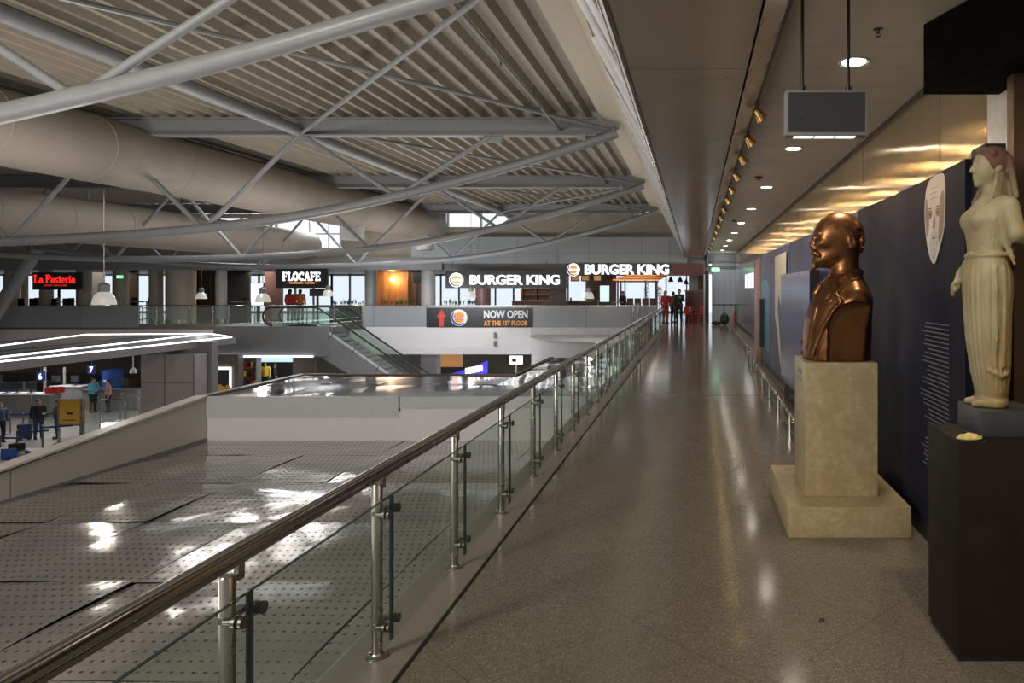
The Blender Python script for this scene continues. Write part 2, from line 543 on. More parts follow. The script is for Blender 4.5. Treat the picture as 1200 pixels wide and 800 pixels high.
# stroke letters with slab serifs (widths in units of cap height)
def stroke_letter(mb, ch, x, z, h, t, y0, y1, thin):
    """One serif capital/minuscule from bars; returns its advance."""
    s = h * .16
    def bar(a, b, w):
        ax, az = a; bx, bz = b
        d = Vector((bx - ax, bz - az)); n = Vector((-d.y, d.x)).normalized() * (w / 2)
        mb.prism([(x + ax * h - n.x, z + az * h - n.y), (x + bx * h - n.x, z + bz * h - n.y), (x + bx * h + n.x, z + bz * h + n.y), (x + ax * h + n.x, z + az * h + n.y)], 'y', y0, y1)
    def ser(cx, cz, w=.3): bar((cx - w / 2, cz), (cx + w / 2, cz), thin)
    def arc(cx, cz, rx, rz, a0, a1, w, n=10):
        for i in range(n):
            p = math.radians(a0 + (a1 - a0) * i / n); q = math.radians(a0 + (a1 - a0) * (i + 1.12) / n)
            bar((cx + rx * math.cos(p), cz + rz * math.sin(p)), (cx + rx * math.cos(q), cz + rz * math.sin(q)), w)
    e = thin / h / 2
    if ch == 'F' or ch == 'E':
        bar((.15, 0), (.15, 1), t); ser(.17, e, .34); bar((.0, 1 - e), (.6, 1 - e), thin); bar((.15, .5), (.45, .5), thin); bar((.58, 1), (.58, .75), thin); bar((.45, .38), (.45, .62), thin)
        if ch == 'E': bar((0, e), (.62, e), thin); bar((.6, 0), (.6, .27), thin)
        return .74 if ch == 'E' else .70
    if ch == 'L':
        bar((.17, 0), (.17, 1), t); ser(.17, 1 - e, .36); bar((0, e), (.6, e), thin); bar((.58, 0), (.58, .3), thin); return .70
    if ch == 'O': arc(.38, .5, .3, .44, 0, 360, t, 16); return .84
    if ch == 'C': arc(.38, .5, .3, .44, 45, 315, t, 14); bar((.62, .66), (.62, 1), thin); return .78
    if ch == 'A': bar((.1, 0), (.38, 1), thin); bar((.38, 1), (.66, 0), t); bar((.2, .33), (.56, .33), thin); ser(.1, e); ser(.66, e); return .84
    if ch == 'P':
        bar((.15, 0), (.15, 1), t); ser(.16, e, .36); bar((0, 1 - e), (.35, 1 - e), thin); bar((.15, .48), (.35, .48), thin); arc(.33, .73, .23, .24, -90, 90, t, 8); return .68
    if ch == 'a':
        arc(.2, .2, .17, .18, 0, 360, t * .7, 10); bar((.38, 0), (.38, .45), t); arc(.22, .46, .16, .14, 0, 160, thin, 6); ser(.42, e, .14); return .54
    if ch == 's':
        arc(.2, .46, .15, .13, 20, 250, t * .7, 8); arc(.2, .17, .15, .14, 70, -160, t * .7, 8); return .46
    if ch == 't': bar((.16, .05), (.16, .85), t); bar((0, .6), (.34, .6), thin); arc(.26, .1, .1, .08, 180, 330, thin, 5); return .42
    if ch == 'e': arc(.22, .3, .19, .27, 0, 320, t * .75, 12); bar((.05, .32), (.4, .32), thin); return .52
    if ch == 'r': bar((.12, 0), (.12, .6), t); ser(.13, e, .28); ser(.08, .6 - e, .16); arc(.27, .42, .14, .15, 30, 170, thin, 5); return .42
    if ch == 'i': bar((.12, 0), (.12, .6), t); ser(.13, e, .28); ser(.08, .6 - e, .16); bar((.12, .74), (.12, .9), t); return .32
    return .3


def serif_text(name, s, mat, parent, x0, x1, z0, z1, y, depth, tk=.2, thin=.1):
    mb = MB(); x = 0.; h = z1 - z0
    for ch in s:
        x += stroke_letter(mb, ch, x, 0, h, h * tk, -depth, 0, h * thin) * h
    x -= .08 * h
    mb.xform(Matrix.Diagonal(((x1 - x0) / x, 1, 1, 1)))
    o = mb.build(name, mat, parent, smooth=False); o.location = (x0, y, z0)
    return o


# ------------------------------------------------------------------ implicit surfaces
def sm_min(a, b, k):
    h = np.clip(.5 + .5 * (b - a) / k, 0, 1)
    return b * (1 - h) + a * h - k * h * (1 - h)
def sm_max(a, b, k): return -sm_min(-a, -b, k)


class Field:
    def __init__(self, lo, hi, h):
        self.lo = np.array(lo, 'f'); self.h = h
        n = [int(math.ceil((b - a) / h)) + 1 for a, b in zip(lo, hi)]
        ax = [lo[i] + h * np.arange(n[i], dtype='f') for i in range(3)]
        self.X, self.Y, self.Z = np.meshgrid(*ax, indexing='ij')
        self.F = None

    def sph(self, c, r): return np.sqrt((self.X - c[0]) ** 2 + (self.Y - c[1]) ** 2 + (self.Z - c[2]) ** 2) - r

    def ell(self, c, r, ry=0.):
        x, y, z = self.X - c[0], self.Y - c[1], self.Z - c[2]
        if ry:
            ca, sa = math.cos(ry), math.sin(ry); x, z = x * ca - z * sa, x * sa + z * ca
        k0 = np.sqrt((x / r[0]) ** 2 + (y / r[1]) ** 2 + (z / r[2]) ** 2)
        k1 = np.sqrt((x / r[0] ** 2) ** 2 + (y / r[1] ** 2) ** 2 + (z / r[2] ** 2) ** 2) + 1e-6
        return k0 * (k0 - 1) / k1

    def cap(self, a, b, ra, rb=None):
        rb = ra if rb is None else rb
        ab = [b[i] - a[i] for i in range(3)]; L = sum(v * v for v in ab) + 1e-9
        t = np.clip(((self.X - a[0]) * ab[0] + (self.Y - a[1]) * ab[1] + (self.Z - a[2]) * ab[2]) / L, 0, 1)
        return np.sqrt((self.X - a[0] - t * ab[0]) ** 2 + (self.Y - a[1] - t * ab[1]) ** 2 + (self.Z - a[2] - t * ab[2]) ** 2) - (ra + (rb - ra) * t)

    def loft(self, secs, fold=None):
        """secs: (z, front x, back x, half width y)."""
        zs = [s[0] for s in secs]
        f = np.interp(self.Z, zs, [s[1] for s in secs]); b = np.interp(self.Z, zs, [s[2] for s in secs]); w = np.interp(self.Z, zs, [s[3] for s in secs])
        cx, rx = (f + b) / 2, np.abs(b - f) / 2
        dx, dy = (self.X - cx) / rx, self.Y / w
        q = np.sqrt(dx * dx + dy * dy)
        d = (q - 1) * np.minimum(rx, w)
        if fold is not None: d = d + fold(np.arctan2(dy, dx))
        return np.maximum(d, np.maximum(zs[0] - self.Z, self.Z - zs[-1]))

    def surf_y(self, x, z, s):
        """Outermost |y| of the current surface on side s above the point (x, z)."""
        i = int(round((x - self.lo[0]) / self.h)); k = int(round((z - self.lo[2]) / self.h))
        col = self.F[min(max(i, 0), self.F.shape[0] - 1), :, min(max(k, 0), self.F.shape[2] - 1)]
        j = np.where(col < 0)[0]
        if len(j) == 0: return 0.
        return float(self.lo[1] + self.h * (j[-1] + .5 if s > 0 else j[0] - .5))

    def path(self, pts, s, r, k, sub=False, lift=0.):
        """Raised (or cut) bead that follows the surface through (x, z) points."""
        q = []
        for (x0, z0), (x1, z1) in zip(pts, pts[1:]):
            for t in (0, .5): q.append((x0 + (x1 - x0) * t, z0 + (z1 - z0) * t))
        q.append(pts[-1])
        P3 = [(x, self.surf_y(x, z, s) + s * lift, z) for x, z in q]
        for i, (a, b) in enumerate(zip(P3, P3[1:])):
            r0 = r[0] + (r[1] - r[0]) * i / len(P3) if isinstance(r, tuple) else r
            (self.sub if sub else self.add)(self.cap(a, b, r0), k)

    def add(self, d, k=.02):
        self.F = d if self.F is None else (sm_min(self.F, d, k) if k else np.minimum(self.F, d)); return self
    def sub(self, d, k=.01):
        self.F = sm_max(self.F, -d, k); return self
    def cut(self, d, k=.005):
        self.F = sm_max(self.F, d, k); return self

    def mesh(self, name):
        F = self.F.copy()
        F[0], F[-1], F[:, 0], F[:, -1], F[:, :, 0], F[:, :, -1] = (np.maximum(F[0], 1e-3), np.maximum(F[-1], 1e-3), np.maximum(F[:, 0], 1e-3), np.maximum(F[:, -1], 1e-3), np.maximum(F[:, :, 0], 1e-3), np.maximum(F[:, :, -1], 1e-3))
        S = F < 0
        def c(A, i, j, k): return A[i:A.shape[0] - 1 + i, j:A.shape[1] - 1 + j, k:A.shape[2] - 1 + k]
        corners = [(i, j, k) for i in (0, 1) for j in (0, 1) for k in (0, 1)]
        cnt = sum(c(S, *q).astype('i1') for q in corners)
        act = (cnt > 0) & (cnt < 8)
        idx = np.argwhere(act)
        acc = np.zeros((len(idx), 3)); num = np.zeros(len(idx))
        vals = {q: c(F, *q)[act] for q in corners}
        for a in corners:
            for ax in range(3):
                if a[ax]: continue
                b = list(a); b[ax] = 1; b = tuple(b)
                fa, fb = vals[a], vals[b]
                m = (fa < 0) != (fb < 0)
                t = np.where(m, fa / np.where(m, fa - fb, 1), 0)
                p = np.tile(np.array(a, 'f'), (len(idx), 1)); p[:, ax] = t
                acc[m] += p[m]; num[m] += 1
        verts = self.lo + (idx + acc / num[:, None]) * self.h
        vi = np.full(act.shape, -1, 'i4'); vi[act] = np.arange(len(idx))
        faces = []
        for ax in range(3):
            s0 = [slice(0, n) for n in S.shape]; s1 = [slice(0, n) for n in S.shape]
            s0[ax] = slice(0, S.shape[ax] - 1); s1[ax] = slice(1, None)
            A, B = S[tuple(s0)], S[tuple(s1)]
            e = np.argwhere(A != B)
            o1, o2 = (ax + 1) % 3, (ax + 2) % 3
            ok = (e[:, o1] > 0) & (e[:, o2] > 0) & (e[:, o1] < S.shape[o1] - 1) & (e[:, o2] < S.shape[o2] - 1)
            e = e[ok]
            d1 = np.zeros(3, int); d1[o1] = 1; d2 = np.zeros(3, int); d2[o2] = 1
            q = [vi[tuple((e - s).T)] for s in (d1 + d2, d2, 0 * d1, d1)]
            q = np.stack(q, 1)
            ins = A[tuple(e.T)]
            q[~ins] = q[~ins][:, ::-1]
            faces.append(q)
        faces = np.concatenate(faces)
        me = bpy.data.meshes.new(name)
        me.from_pydata(verts.tolist(), [], faces.tolist()); me.update()
        return me


def implicit(name, fld, mat, parent=None, smooth_iter=0):
    me = fld.mesh(name)
    me.materials.append(MT[mat])
    me.polygons.foreach_set('use_smooth', [True] * len(me.polygons))
    o = bpy.data.objects.new(name, me); COL.objects.link(o)
    if parent is not None: o.parent = parent
    return o
# light levels
DLP = 150; TRP = 28; HALL = 42; FRONT = 420; UPL = 165; SHOP = 150; CONC = 135; AMB = .36; SKY = 1.0; EXPO = 0.0
mats()
ORD = ['first', 'second', 'third', 'fourth', 'fifth', 'sixth', 'seventh', 'eighth', 'ninth', 'tenth', 'eleventh', 'twelfth', 'thirteenth', 'fourteenth', 'fifteenth', 'sixteenth', 'seventeenth', 'eighteenth', 'nineteenth', 'twentieth']

# ================================================================== the setting
WX = 2.2            # right wall
CZ = 3.75           # walkway ceiling
RZ = 5.98           # roof sheet underside
DH = -1.15          # lower pavilion roof
GZ = -4.85          # concourse floor

struct('floor_walkway', MB().box(-1.42, WX, -2.5, 37.0, -.25, 0), 'terrazzo')
mb = MB().box(-1.76, -1.42, -2.5, 36.2, -.25, .012)
struct('trim_1', mb, 'kerb')
struct('trim_2', MB().box(-1.425, -1.405, -2.5, 36.2, 0, .004), 'rubber')
struct('trim_3', MB().box(-1.40, WX, 12.16, 12.22, 0, .005), 'chrome')
struct('floor_edge', MB().box(-1.78, -1.762, -2.5, 36.2, -1.3, .008), 'panel_grey2')
# right wall, ceiling
mb = MB()
for i in range(14):
    y = -2.4 + i * 2.9
    mb.box(WX, WX + .12, y + .008, min(y + 2.892, 38.0), .1, CZ)
mb.mi = 1; mb.box(WX + .02, WX + .14, -2.4, 38, 0, CZ)
struct('wall_right', mb, ['brasswall', 'black'])
struct('baseboard_right', MB().box(WX - .012, WX + .02, -2.4, 38, 0, .1), 'charcoal')
mb = MB().box(.60, WX, -2.5, 38, CZ, CZ + .1)
struct('ceiling_walkway', mb, 'ceil')
struct('trim_4', MB().box(WX - .05, WX, -2.4, 38, CZ - .02, CZ), 'black')
# metal soffit: flat bottom, raised strip on its right, slot between them
mb = MB()
for i in range(16):
    y = -2.3 + i * 2.52
    mb.prism([(-.50, 3.50), (.385, 3.50), (.385, 3.56), (-.50, 3.56)], 'y', y + .004, y + 2.516)
struct('ceiling_soffit', mb, 'soffit')
mb = MB()
for i in range(16):
    y = -2.3 + i * 2.52
    mb.prism([(.405, 3.505), (.60, 3.70), (.60, 3.78), (.405, 3.57)], 'y', y + .004, y + 2.516)
struct('ceiling_soffit_edge', mb, 'soffit2')
struct('trim_5', MB().box(-.52, .60, -2.4, 38, 3.80, 3.84), 'black')
mb = MB().tube([(-.53, -2.4, 3.51), (-.53, 38, 3.51)], .028, 8)
mb.tube([(-.575, -2.4, 3.55), (-.575, 38, 3.55)], .014, 8)
struct('trim_6', mb, 'steel')
# sloped glazed strip between soffit edge and hall roof
mb = MB()
a, b = (-.56, 3.57), (-1.12, 4.6)
for i in range(32):
    y = -2.3 + i * 1.25
    k = .012 * math.sin(i * 2.1)
    mb.raw([(a[0], y, a[1]), (a[0], y + 1.2, a[1]), (b[0] + k, y + 1.2, b[1]), (b[0] - k, y, b[1])], [(0, 1, 2, 3)])
    mb.raw([(a[0] + .02, y, a[1] + .01), (a[0] + .02, y + 1.2, a[1] + .01), (b[0] + k + .02, y + 1.2, b[1] + .01), (b[0] - k + .02, y, b[1] + .01)], [(3, 2, 1, 0)])
struct('window_1', mb, 'glazing_strip')
mb = MB()
for i in range(33):
    y = -2.325 + i * 1.25
    mb.prism([(a[0] - .03, a[1]), (a[0] + .03, a[1]), (b[0] + .03, b[1]), (b[0] - .03, b[1])], 'y', y - .02, y + .03)
struct('window_1_frame', mb, 'light_grey')
mb = MB().prism([(-1.12, 4.6), (-1.75, 5.80), (-1.75, 5.95), (-1.0, 4.7)], 'y', -2.4, 38)
struct('wall_bulkhead', mb, 'bulkhead')
mb = MB().prism([(-1.75, 5.80), (-2.25, 5.92), (-2.25, 6.1), (-1.75, 6.0)], 'y', -2.4, 37.2)
struct('trim_7', mb, 'bulkhead')

mb = MB()
for i in range(14):
    y = 19 + i * 1.35
    mb.box(WX - .05, WX - .01, y + .012, y + 1.338, .1, 2.9)
struct('wall_right_glazed', mb, 'glass_wall')
struct('window_20', MB().box(WX - .062, WX - .052, 25.4, 30.2, 1.88, 2.45), 'daylight')
mb = MB()
for y in (25.4, 26.6, 27.8, 29.0, 30.2): mb.box(WX - .075, WX - .05, y - .03, y + .03, 1.85, 2.48)
struct('window_20_frame', mb, 'grey')
# hall roof: one continuous folded sheet, ribs along the walkway direction
mb = MB()
pitch, n = .42, 140
prof = []
x = -2.2
for i in range(n):
    for dx, z in ((0, RZ), (.10, RZ), (.17, RZ + .15), (.35, RZ + .15)):
        prof.append((x - dx, z))
    x -= pitch
ys = [-4, 37.3]
vs = [(p[0], y, p[1]) for y in ys for p in prof]
m = len(prof)
mb.raw(vs, [(i, i + 1, m + i + 1, m + i) for i in range(m - 1)])
struct('ceiling_hall', mb, 'deck')
struct('roof_slab', MB().box(-62, -1.8, -4, 37.3, 6.2, 6.4), 'panel_grey2')

# far end of the hall: gallery floor, lintel, panel wall, shop ceiling, back glazing
struct('floor_gallery', MB().box(-62, 3.2, 37.0, 54, -.3, 0), 'terrazzo')
struct('slab_gallery', MB().box(-62, -1.7, 37.02, 54, -1.30, -.3), 'slab_white')
struct('trim_8', MB().box(-17.4, -8.5, 36.9, 37.02, -1.62, -1.25), 'slab_white')
struct('wall_gallery_lower', MB().box(-17.4, -8.6, 36.96, 37.02, -1.45, -.18), 'slab_white')
struct('beam_gallery', MB().box(-62, -13.6, 37.5, 38.0, 2.85, 3.5), 'panel_grey2')
struct('beam_restaurant', MB().box(-13.6, -1.3, 37.8, 38.0, 2.72, 3.2), 'panel_grey2')
mb = MB()
xs = [PX(v, 37.6) for v in (482, 560, 606, 653, 690, 720, 752, 785, 806)]
for x0, x1 in zip(xs, xs[1:]):
    for z0, z1 in ((3.2, 3.72), (3.73, 4.62)):
        mb.box(x0 + .008, x1 - .008, 37.6, 37.68, z0, z1)
mb.mi = 1; mb.box(xs[0], xs[-1], 37.65, 37.75, 3.2, 4.62)
struct('wall_far', mb, ['panel_grey', 'charcoal'])
struct('wall_far_end', MB().box(-1.3, 2.3, 38.05, 38.2, 3.2, 4.7), 'panel_grey2')
struct('ceiling_shops', MB().box(-62, 3.2, 38.0, 54, 2.95, 3.1), 'charcoal')
# clerestory wall over the shops with three daylight openings
def cw(a, b, z0, z1, name): struct(name, MB().box(PX(a, 38.1), PX(b, 38.1), 38.1, 38.25, z0, z1), 'deck')
cw(-600, 185, 3.1, RZ, 'wall_clerestory_side'); cw(400, 522, 3.1, RZ, 'wall_clerestory_middle'); cw(604, 800, 3.1, RZ, 'wall_clerestory_end')
cw(185, 400, 3.1, 4.05, 'wall_clerestory_sill'); cw(522, 604, 3.1, 5.2, 'wall_clerestory_upper')
cw(185, 400, 5.7, RZ, 'wall_clerestory_head')
mb = MB()
for v in (200, 240, 281, 322, 362, 398): mb.box(PX(v, 38) - .05, PX(v, 38) + .05, 38.08, 38.2, 4.05, 5.7)
for v in (524, 563, 602): mb.box(PX(v, 38) - .05, PX(v, 38) + .05, 38.08, 38.2, 5.2, RZ)
mb.box(PX(185, 38), PX(400, 38), 38.08, 38.2, 4.8, 4.86)
struct('window_2', mb, 'light_grey')
struct('wall_left', MB().box(-62.2, -62, -4, 56, GZ, RZ + .3), 'panel_grey2')
# back glazing of the gallery
for k, (x0, x1) in enumerate(((-56, -49), (-49, -42), (-42, -35), (-35, -28), (-28, -21), (-21, -14), (-14, -7), (-7, .9))):
    mb = MB(); nn = 5
    for i in range(nn + 1):
        x = x0 + (x1 - x0) * i / nn
        mb.box(x - .05, x + .05, 53.8, 53.95, 0, 2.95)
    mb.box(x0, x1, 53.8, 53.95, 0, .12); mb.box(x0, x1, 53.8, 53.95, 2.83, 2.95)
    struct('window_%d' % (k + 3), mb, 'grey')
    struct('window_%d_glass' % (k + 3), MB().box(x0 + .02, x1 - .02, 53.86, 53.88, .1, 2.85), 'clear')
# end of the walkway
mb = MB()
for i in range(4):
    mb.box(.95 + i * .33, .95 + i * .33 + .322, 38.2, 38.3, 0, 3.2)
mb.mi = 1; mb.box(.9, 2.5, 38.28, 38.4, 0, 3.7)
struct('wall_end', mb, ['panel_grey', 'charcoal'])
struct('beam_end', MB().box(-1.3, .62, 37.4, 37.7, 2.55, 3.2), 'maroon')
struct('beam_corridor', MB().box(.62, 2.2, 37.4, 37.7, 3.3, 3.75), 'charcoal')
# concourse floor and far lower wall
struct('floor_concourse', MB().box(-62, 6, -4, 60, GZ - .2, GZ), 'groundtile')
struct('wall_concourse_far', MB().box(-62, 6, 56, 56.2, GZ, -1.3), 'cream')
struct('ceiling_concourse', MB().box(-62, -1.7, 37.1, 56, -1.36, -1.302), 'grey')
# round white wall beside the lower shops
def halfround(rx, ry): return [(-1.78 - rx * math.sin(PI / 2 * i / 30), 37.0 - ry * math.cos(PI / 2 * i / 30)) for i in range(31)] + [(-1.78, 37.0)]
struct('wall_round', MB().prism(halfround(6.75, 6.1), 'z', GZ, -.62), 'slab_white', smooth=True)
struct('trim_9', MB().prism(halfround(6.82, 6.2), 'z', -.62, -.57), 'light_grey', smooth=True)
struct('slab_gallery_edge', MB().box(-8.7, -1.8, 36.9, 37.02, -.57, -.2), 'light_grey')

# ================================================================== roof steelwork
CH = [(-1.9, 5.62), (-2.9, 5.28), (-4.2, 4.86), (-5.7, 4.46), (-6.9, 4.17), (-8.2, 3.84), (-10.0, 3.52), (-12, 3.28), (-14.3, 3.10), (-17, 2.97), (-19.5, 2.92), (-22, 2.93), (-25, 3.05), (-28, 3.3), (-31, 3.65), (-34.5, 4.15), (-38, 4.8), (-41.5, 5.6)]
def chz(x): return float(np.interp(-x, [-p[0] for p in CH], [p[1] for p in CH]))
TY = [8.2, 17.0, 25.7, 34.4]
tn = ['roof truss above the glass railing, its lower tube sweeping across the upper corner', 'roof truss crossing in front of the large round duct', 'third roof truss down the hall, ahead of the bright skylight', 'last roof truss, just before the restaurant front']
proto = None
for k, y in enumerate(TY):
    if k == 0:
        t = thing('roof_truss', 'grey tubular ' + tn[0], 'truss', (0, y, 0), group='curved roof trusses')
        MB().prism([(-45, 5.56), (-2.6, 5.56), (-1.85, 5.72), (-1.85, 5.96), (-45, 5.96)], 'y', -.02, .02).build('beam_web', 'paint_grey', t, smooth=False)
        for z0, z1 in ((5.54, 5.57), (5.95, 5.98)):
            MB().box(-45, -2.4, -.13, .13, z0, z1).build('beam_flange', 'paint_grey', t, smooth=False)
        # rounded sweep for the lower chord
        xs = np.linspace(-1.9, -41.5, 70)
        zz = np.array([chz(v) for v in xs])
        for _ in range(12): zz[1:-1] = (zz[:-2] + 2 * zz[1:-1] + zz[2:]) / 4
        MB().tube([(a, 0, b) for a, b in zip(xs, zz)], .118, 14).build('lower_chord', 'paint_grey', t)
        top = [-4.9 - 4.7 * i for i in range(8)]
        bot = [-2.55] + [v - 2.35 for v in top]
        for i, xb in enumerate(bot):
            for xt in ([top[i - 1]] if i else []) + ([top[i]] if i < len(top) else []):
                if i == 0: continue
                MB().cyl((xb, 0, chz(xb)), (xt, 0, 5.6), .058, n=10).build('web_tube', 'paint_grey', t)
        for xt in top[:4]:
            MB().box(xt - .2, xt + .2, -.015, .015, 5.40, 5.56).build('gusset_plate', 'paint_grey', t, smooth=False)
        MB().box(-2.75, -2.65, -.1, .1, 5.42, 5.62).build('end_bracket', 'steel_dark', t, smooth=False)
        proto = t
    else:
        dup(proto, (0, y, 0), label='grey tubular ' + tn[k])
# purlin tubes between the trusses, bracing rods, sprinkler pipe
for k, x in enumerate((-9.6, -19.0, -28.4)):
    mb = MB()
    mb.tube([(x, -3, 5.66), (x, 37, 5.66)], .14, 12)
    o = tag(mb.build('purlin_tube', 'paint_grey'), ['long grey roof tube running lengthwise above the large duct', 'long grey roof tube between the two round ducts', 'long grey roof tube beyond the smaller duct'][k], 'beam', 'lengthwise roof tubes')
bays = ['over the railing', 'between the second and third truss', 'near the restaurant front']
for k in range(3):
    y0, y1 = TY[k], TY[k + 1]
    for j, (p, q) in enumerate((((-9.6, y1, 5.60), (-2.0, y0, 5.66)), ((-9.6, y0, 5.78), (-2.0, y1, 5.70)))):
        mb = MB().tube([p, tuple((np.array(p) + np.array(q)) / 2), q], .045, 8)
        mb.ell(p, (.09, .09, .09), 8, 6); mb.ell(q, (.09, .09, .09), 8, 6)
        tag(mb.build('bracing_rod', 'paint_grey'), ['thin diagonal roof brace rising towards the walkway, ', 'thin diagonal roof brace falling towards the walkway, '][j] + bays[k], 'brace', 'diagonal roof braces')
t = thing('sprinkler_pipe', 'thin sprinkler pipe under the ribbed roof close to the walkway', 'pipe', (-3.28, 0, 5.70))
MB().tube([(0, -3, 0), (0, 37, 0)], .035, 8).build('pipe', 'paint_grey', t)
mbs = []
for y in np.arange(2.6, 37, 2.9):
    MB().cyl((0, y, 0), (0, y, .27), .012, n=6).build('hanger', 'steel_dark', t)
    mb = MB().cyl((0, y + .5, -.02), (0, y + .5, -.10), .014, n=6); mb.cyl((0, y + .5, -.10), (0, y + .5, -.11), .03, n=8)
    mb.build('sprinkler_head', 'steel_dark', t)

# round ducts
def duct(x, z, r, y0, y1, label, stubs=()):
    t = thing('air_duct', label, 'duct', (x, y0, z), group='round air ducts')
    MB().tube([(0, 0, 0), (0, y1 - y0, 0)], r, 40).build('duct_tube', 'duct', t)
    for y in np.arange(2.4, y1 - y0, 2.4):
        MB().lathe([(r - .002, -.03), (r + .010, -.02), (r + .010, .02), (r - .002, .03)], n=40).xform(Matrix.Translation((0, y, 0)) @ Matrix.Rotation(PI / 2, 4, 'X')).build('seam_band', 'duct', t)
    for ys in stubs:
        MB().lathe([(.01, -1.24), (.42, -1.24), (.42, -.3), (.01, -.3)], (0, ys - y0, 0), 24).build('branch_outlet', 'light_grey', t)
    for y in np.arange(1.3, y1 - y0, 4.4):
        MB().cyl((0, y, r), (0, y, 5.95 - z), .02, n=6).build('hanger', 'steel_dark', t)
duct(-13.7, 5.03, .76, -3.5, 36.5, 'large round beige air duct running lengthwise under the ribbed roof', (28.0, 44.0 - 8.5))
duct(-21.0, 4.15, .76, -3.5, 37.9, 'second beige air duct hanging behind the truss webs', ())

# raking strut and columns
tag(MB().cyl((-37.9, 34.4, GZ), (-32.35, 34.4, 3.85), .29, n=20).build('raking_strut', 'paint_grey'), 'thick slanting grey roof strut beside the red restaurant sign', 'strut')

# ================================================================== railing along the walkway
RX = -1.592
t = thing('railing', 'stainless steel and glass railing along the walkway edge', 'railing', (RX, 0, .012))
MB().tube([(.0, -2.2, .925), (.0, 35.6, .925)], .029, 16).build('handrail', 'chrome', t)
mb = MB().box(-.012, .012, -2.2, 35.6, .880, .897); mb.build('handrail_rib', 'steel', t, smooth=False)
P = [-.99, .10, 1.24] + [2.38 + 1.12 * i for i in range(30)]
protop = None
for i, y in enumerate(P):
    if i == 0:
        p = MB().lathe([(.0, .005), (.026, .005), (.026, .855), (.022, .862), (0, .862)], n=16)
        p.tube([(0, 0, .005), (0, 0, .01)], .026, 16)
        po = p.build('post', 'steel', t); po.location = (0, y, 0)
        MB().lathe([(0, 0), (.055, 0), (.055, .008), (.032, .012), (.027, .02)], n=20).build('base_flange', 'steel', po)
        b = MB().cyl((0, 0, .835), (0, .062, .835), .010, n=8); b.box(-.009, .009, .046, .078, .825, .90)
        b.build('rail_bracket', 'chrome', po)
        for z in (.16, .72):
            for s in (-.035, .075):
                c = MB().cyl((.012, s, z), (.052, s, z), .012, n=10); c.cyl((.044, s, z), (.057, s, z), .023, n=14); c.cyl((.069, s, z), (.080, s, z), .023, n=14)
                if s < 0: c.box(-.01, .02, s, .075, z - .01, z + .01)
                c.build('glass_clamp', 'steel_dark', po)
        protop = po
    else:
        c = protop.copy(); COL.objects.link(c); c.parent = t; c.location = (0, y, 0)
        for g in list(protop.children):
            d = g.copy(); COL.objects.link(d); d.parent = c
g0 = None
for i, (y0, y1) in enumerate(zip(P, P[1:])):
    mb = MB().box(.058, .068, y0 + .032, y1 + .008, .075, .80)
    g = mb.build('glass_panel', 'glass', t, smooth=False)
    e = MB()
    e.box(.057, .069, y0 + .032, y1 + .008, .800, .803); e.box(.057, .069, y1 + .008, y1 + .012, .075, .803); e.box(.057, .069, y0 + .029, y0 + .032, .075, .803)
    e.build('glass_edge', 'glass_edge', g, smooth=False)

# ================================================================== perforated pavilion roofs below the railing
def sheets(x0, x1, y0, y1, z, sx, sy, seed, bow=0.):
    rnd = random.Random(seed); mb = MB()
    nx = max(1, round((x1 - x0) / sx)); ny = max(1, round((y1 - y0) / sy))
    sx, sy = (x1 - x0) / nx, (y1 - y0) / ny
    K, L = 6, 12
    for i in range(nx):
        for j in range(ny):
            tx, ty = rnd.uniform(-.010, .010), rnd.uniform(-.008, .008); pu = rnd.uniform(-.016, .018); tw = rnd.uniform(-.016, .016)
            vs = []
            for a in range(K + 1):
                for b in range(L + 1):
                    u, v = a / K, b / L
                    dz = tx * (u - .5) * sx + ty * (v - .5) * sy + pu * math.sin(PI * u) * math.sin(PI * v) + bow * (.6 + .8 * (seed * 7 + i * 3 + j * 5) % 5 / 5) * math.sin(PI * v) + tw * (u - .5) * (v - .5) * 4 * .5
                    vs.append((x0 + (i + .004 + .992 * u) * sx, y0 + (j + .002 + .996 * v) * sy, z + dz))
            fs = [(a * (L + 1) + b, (a + 1) * (L + 1) + b, (a + 1) * (L + 1) + b + 1, a * (L + 1) + b + 1) for a in range(K) for b in range(L)]
            mb.raw(vs, fs)
    return mb
LX, RXX = -9.65, -1.80
SY, SY2 = 13.8, 17.25
UZ = -.29
t = thing('pavilion_roof', 'low perforated metal pavilion roof just below the glass railing', 'roof', (0, 0, 0), group='perforated pavilion roofs')
sheets(LX, RXX, -1.9, 12.6, DH, 1.26, 1.81, 5, .020).build('perforated_deck', 'perforated', t)
sheets(LX, RXX, 12.6, SY, DH, 1.26, 1.2, 6, .004).build('perforated_deck', 'perforated', t)
MB().box(LX, RXX, -2.5, SY, DH - .4, DH - .05).build('deck_base', 'black', t, smooth=False)
hz = lambda y: max(.02, .40 + .107 * (y - 9.5))
mb = MB()
for y0, y1 in ((5.2, 9.85), (9.87, 13.8)):
    mb.raw([(LX, y0, DH - .4), (LX, y1, DH - .4), (LX, y1, DH + hz(y1)), (LX, y0, DH + hz(y0)), (LX - .18, y0, DH - .4), (LX - .18, y1, DH - .4), (LX - .18, y1, DH + hz(y1)), (LX - .18, y0, DH + hz(y0))],
           [(0, 1, 2, 3), (7, 6, 5, 4), (3, 2, 6, 7), (4, 5, 1, 0), (1, 5, 6, 2), (0, 3, 7, 4)])
pw = mb.build('parapet', 'parapet', t, smooth=False)
mb = MB(); y0, y1 = 5.2, 13.8
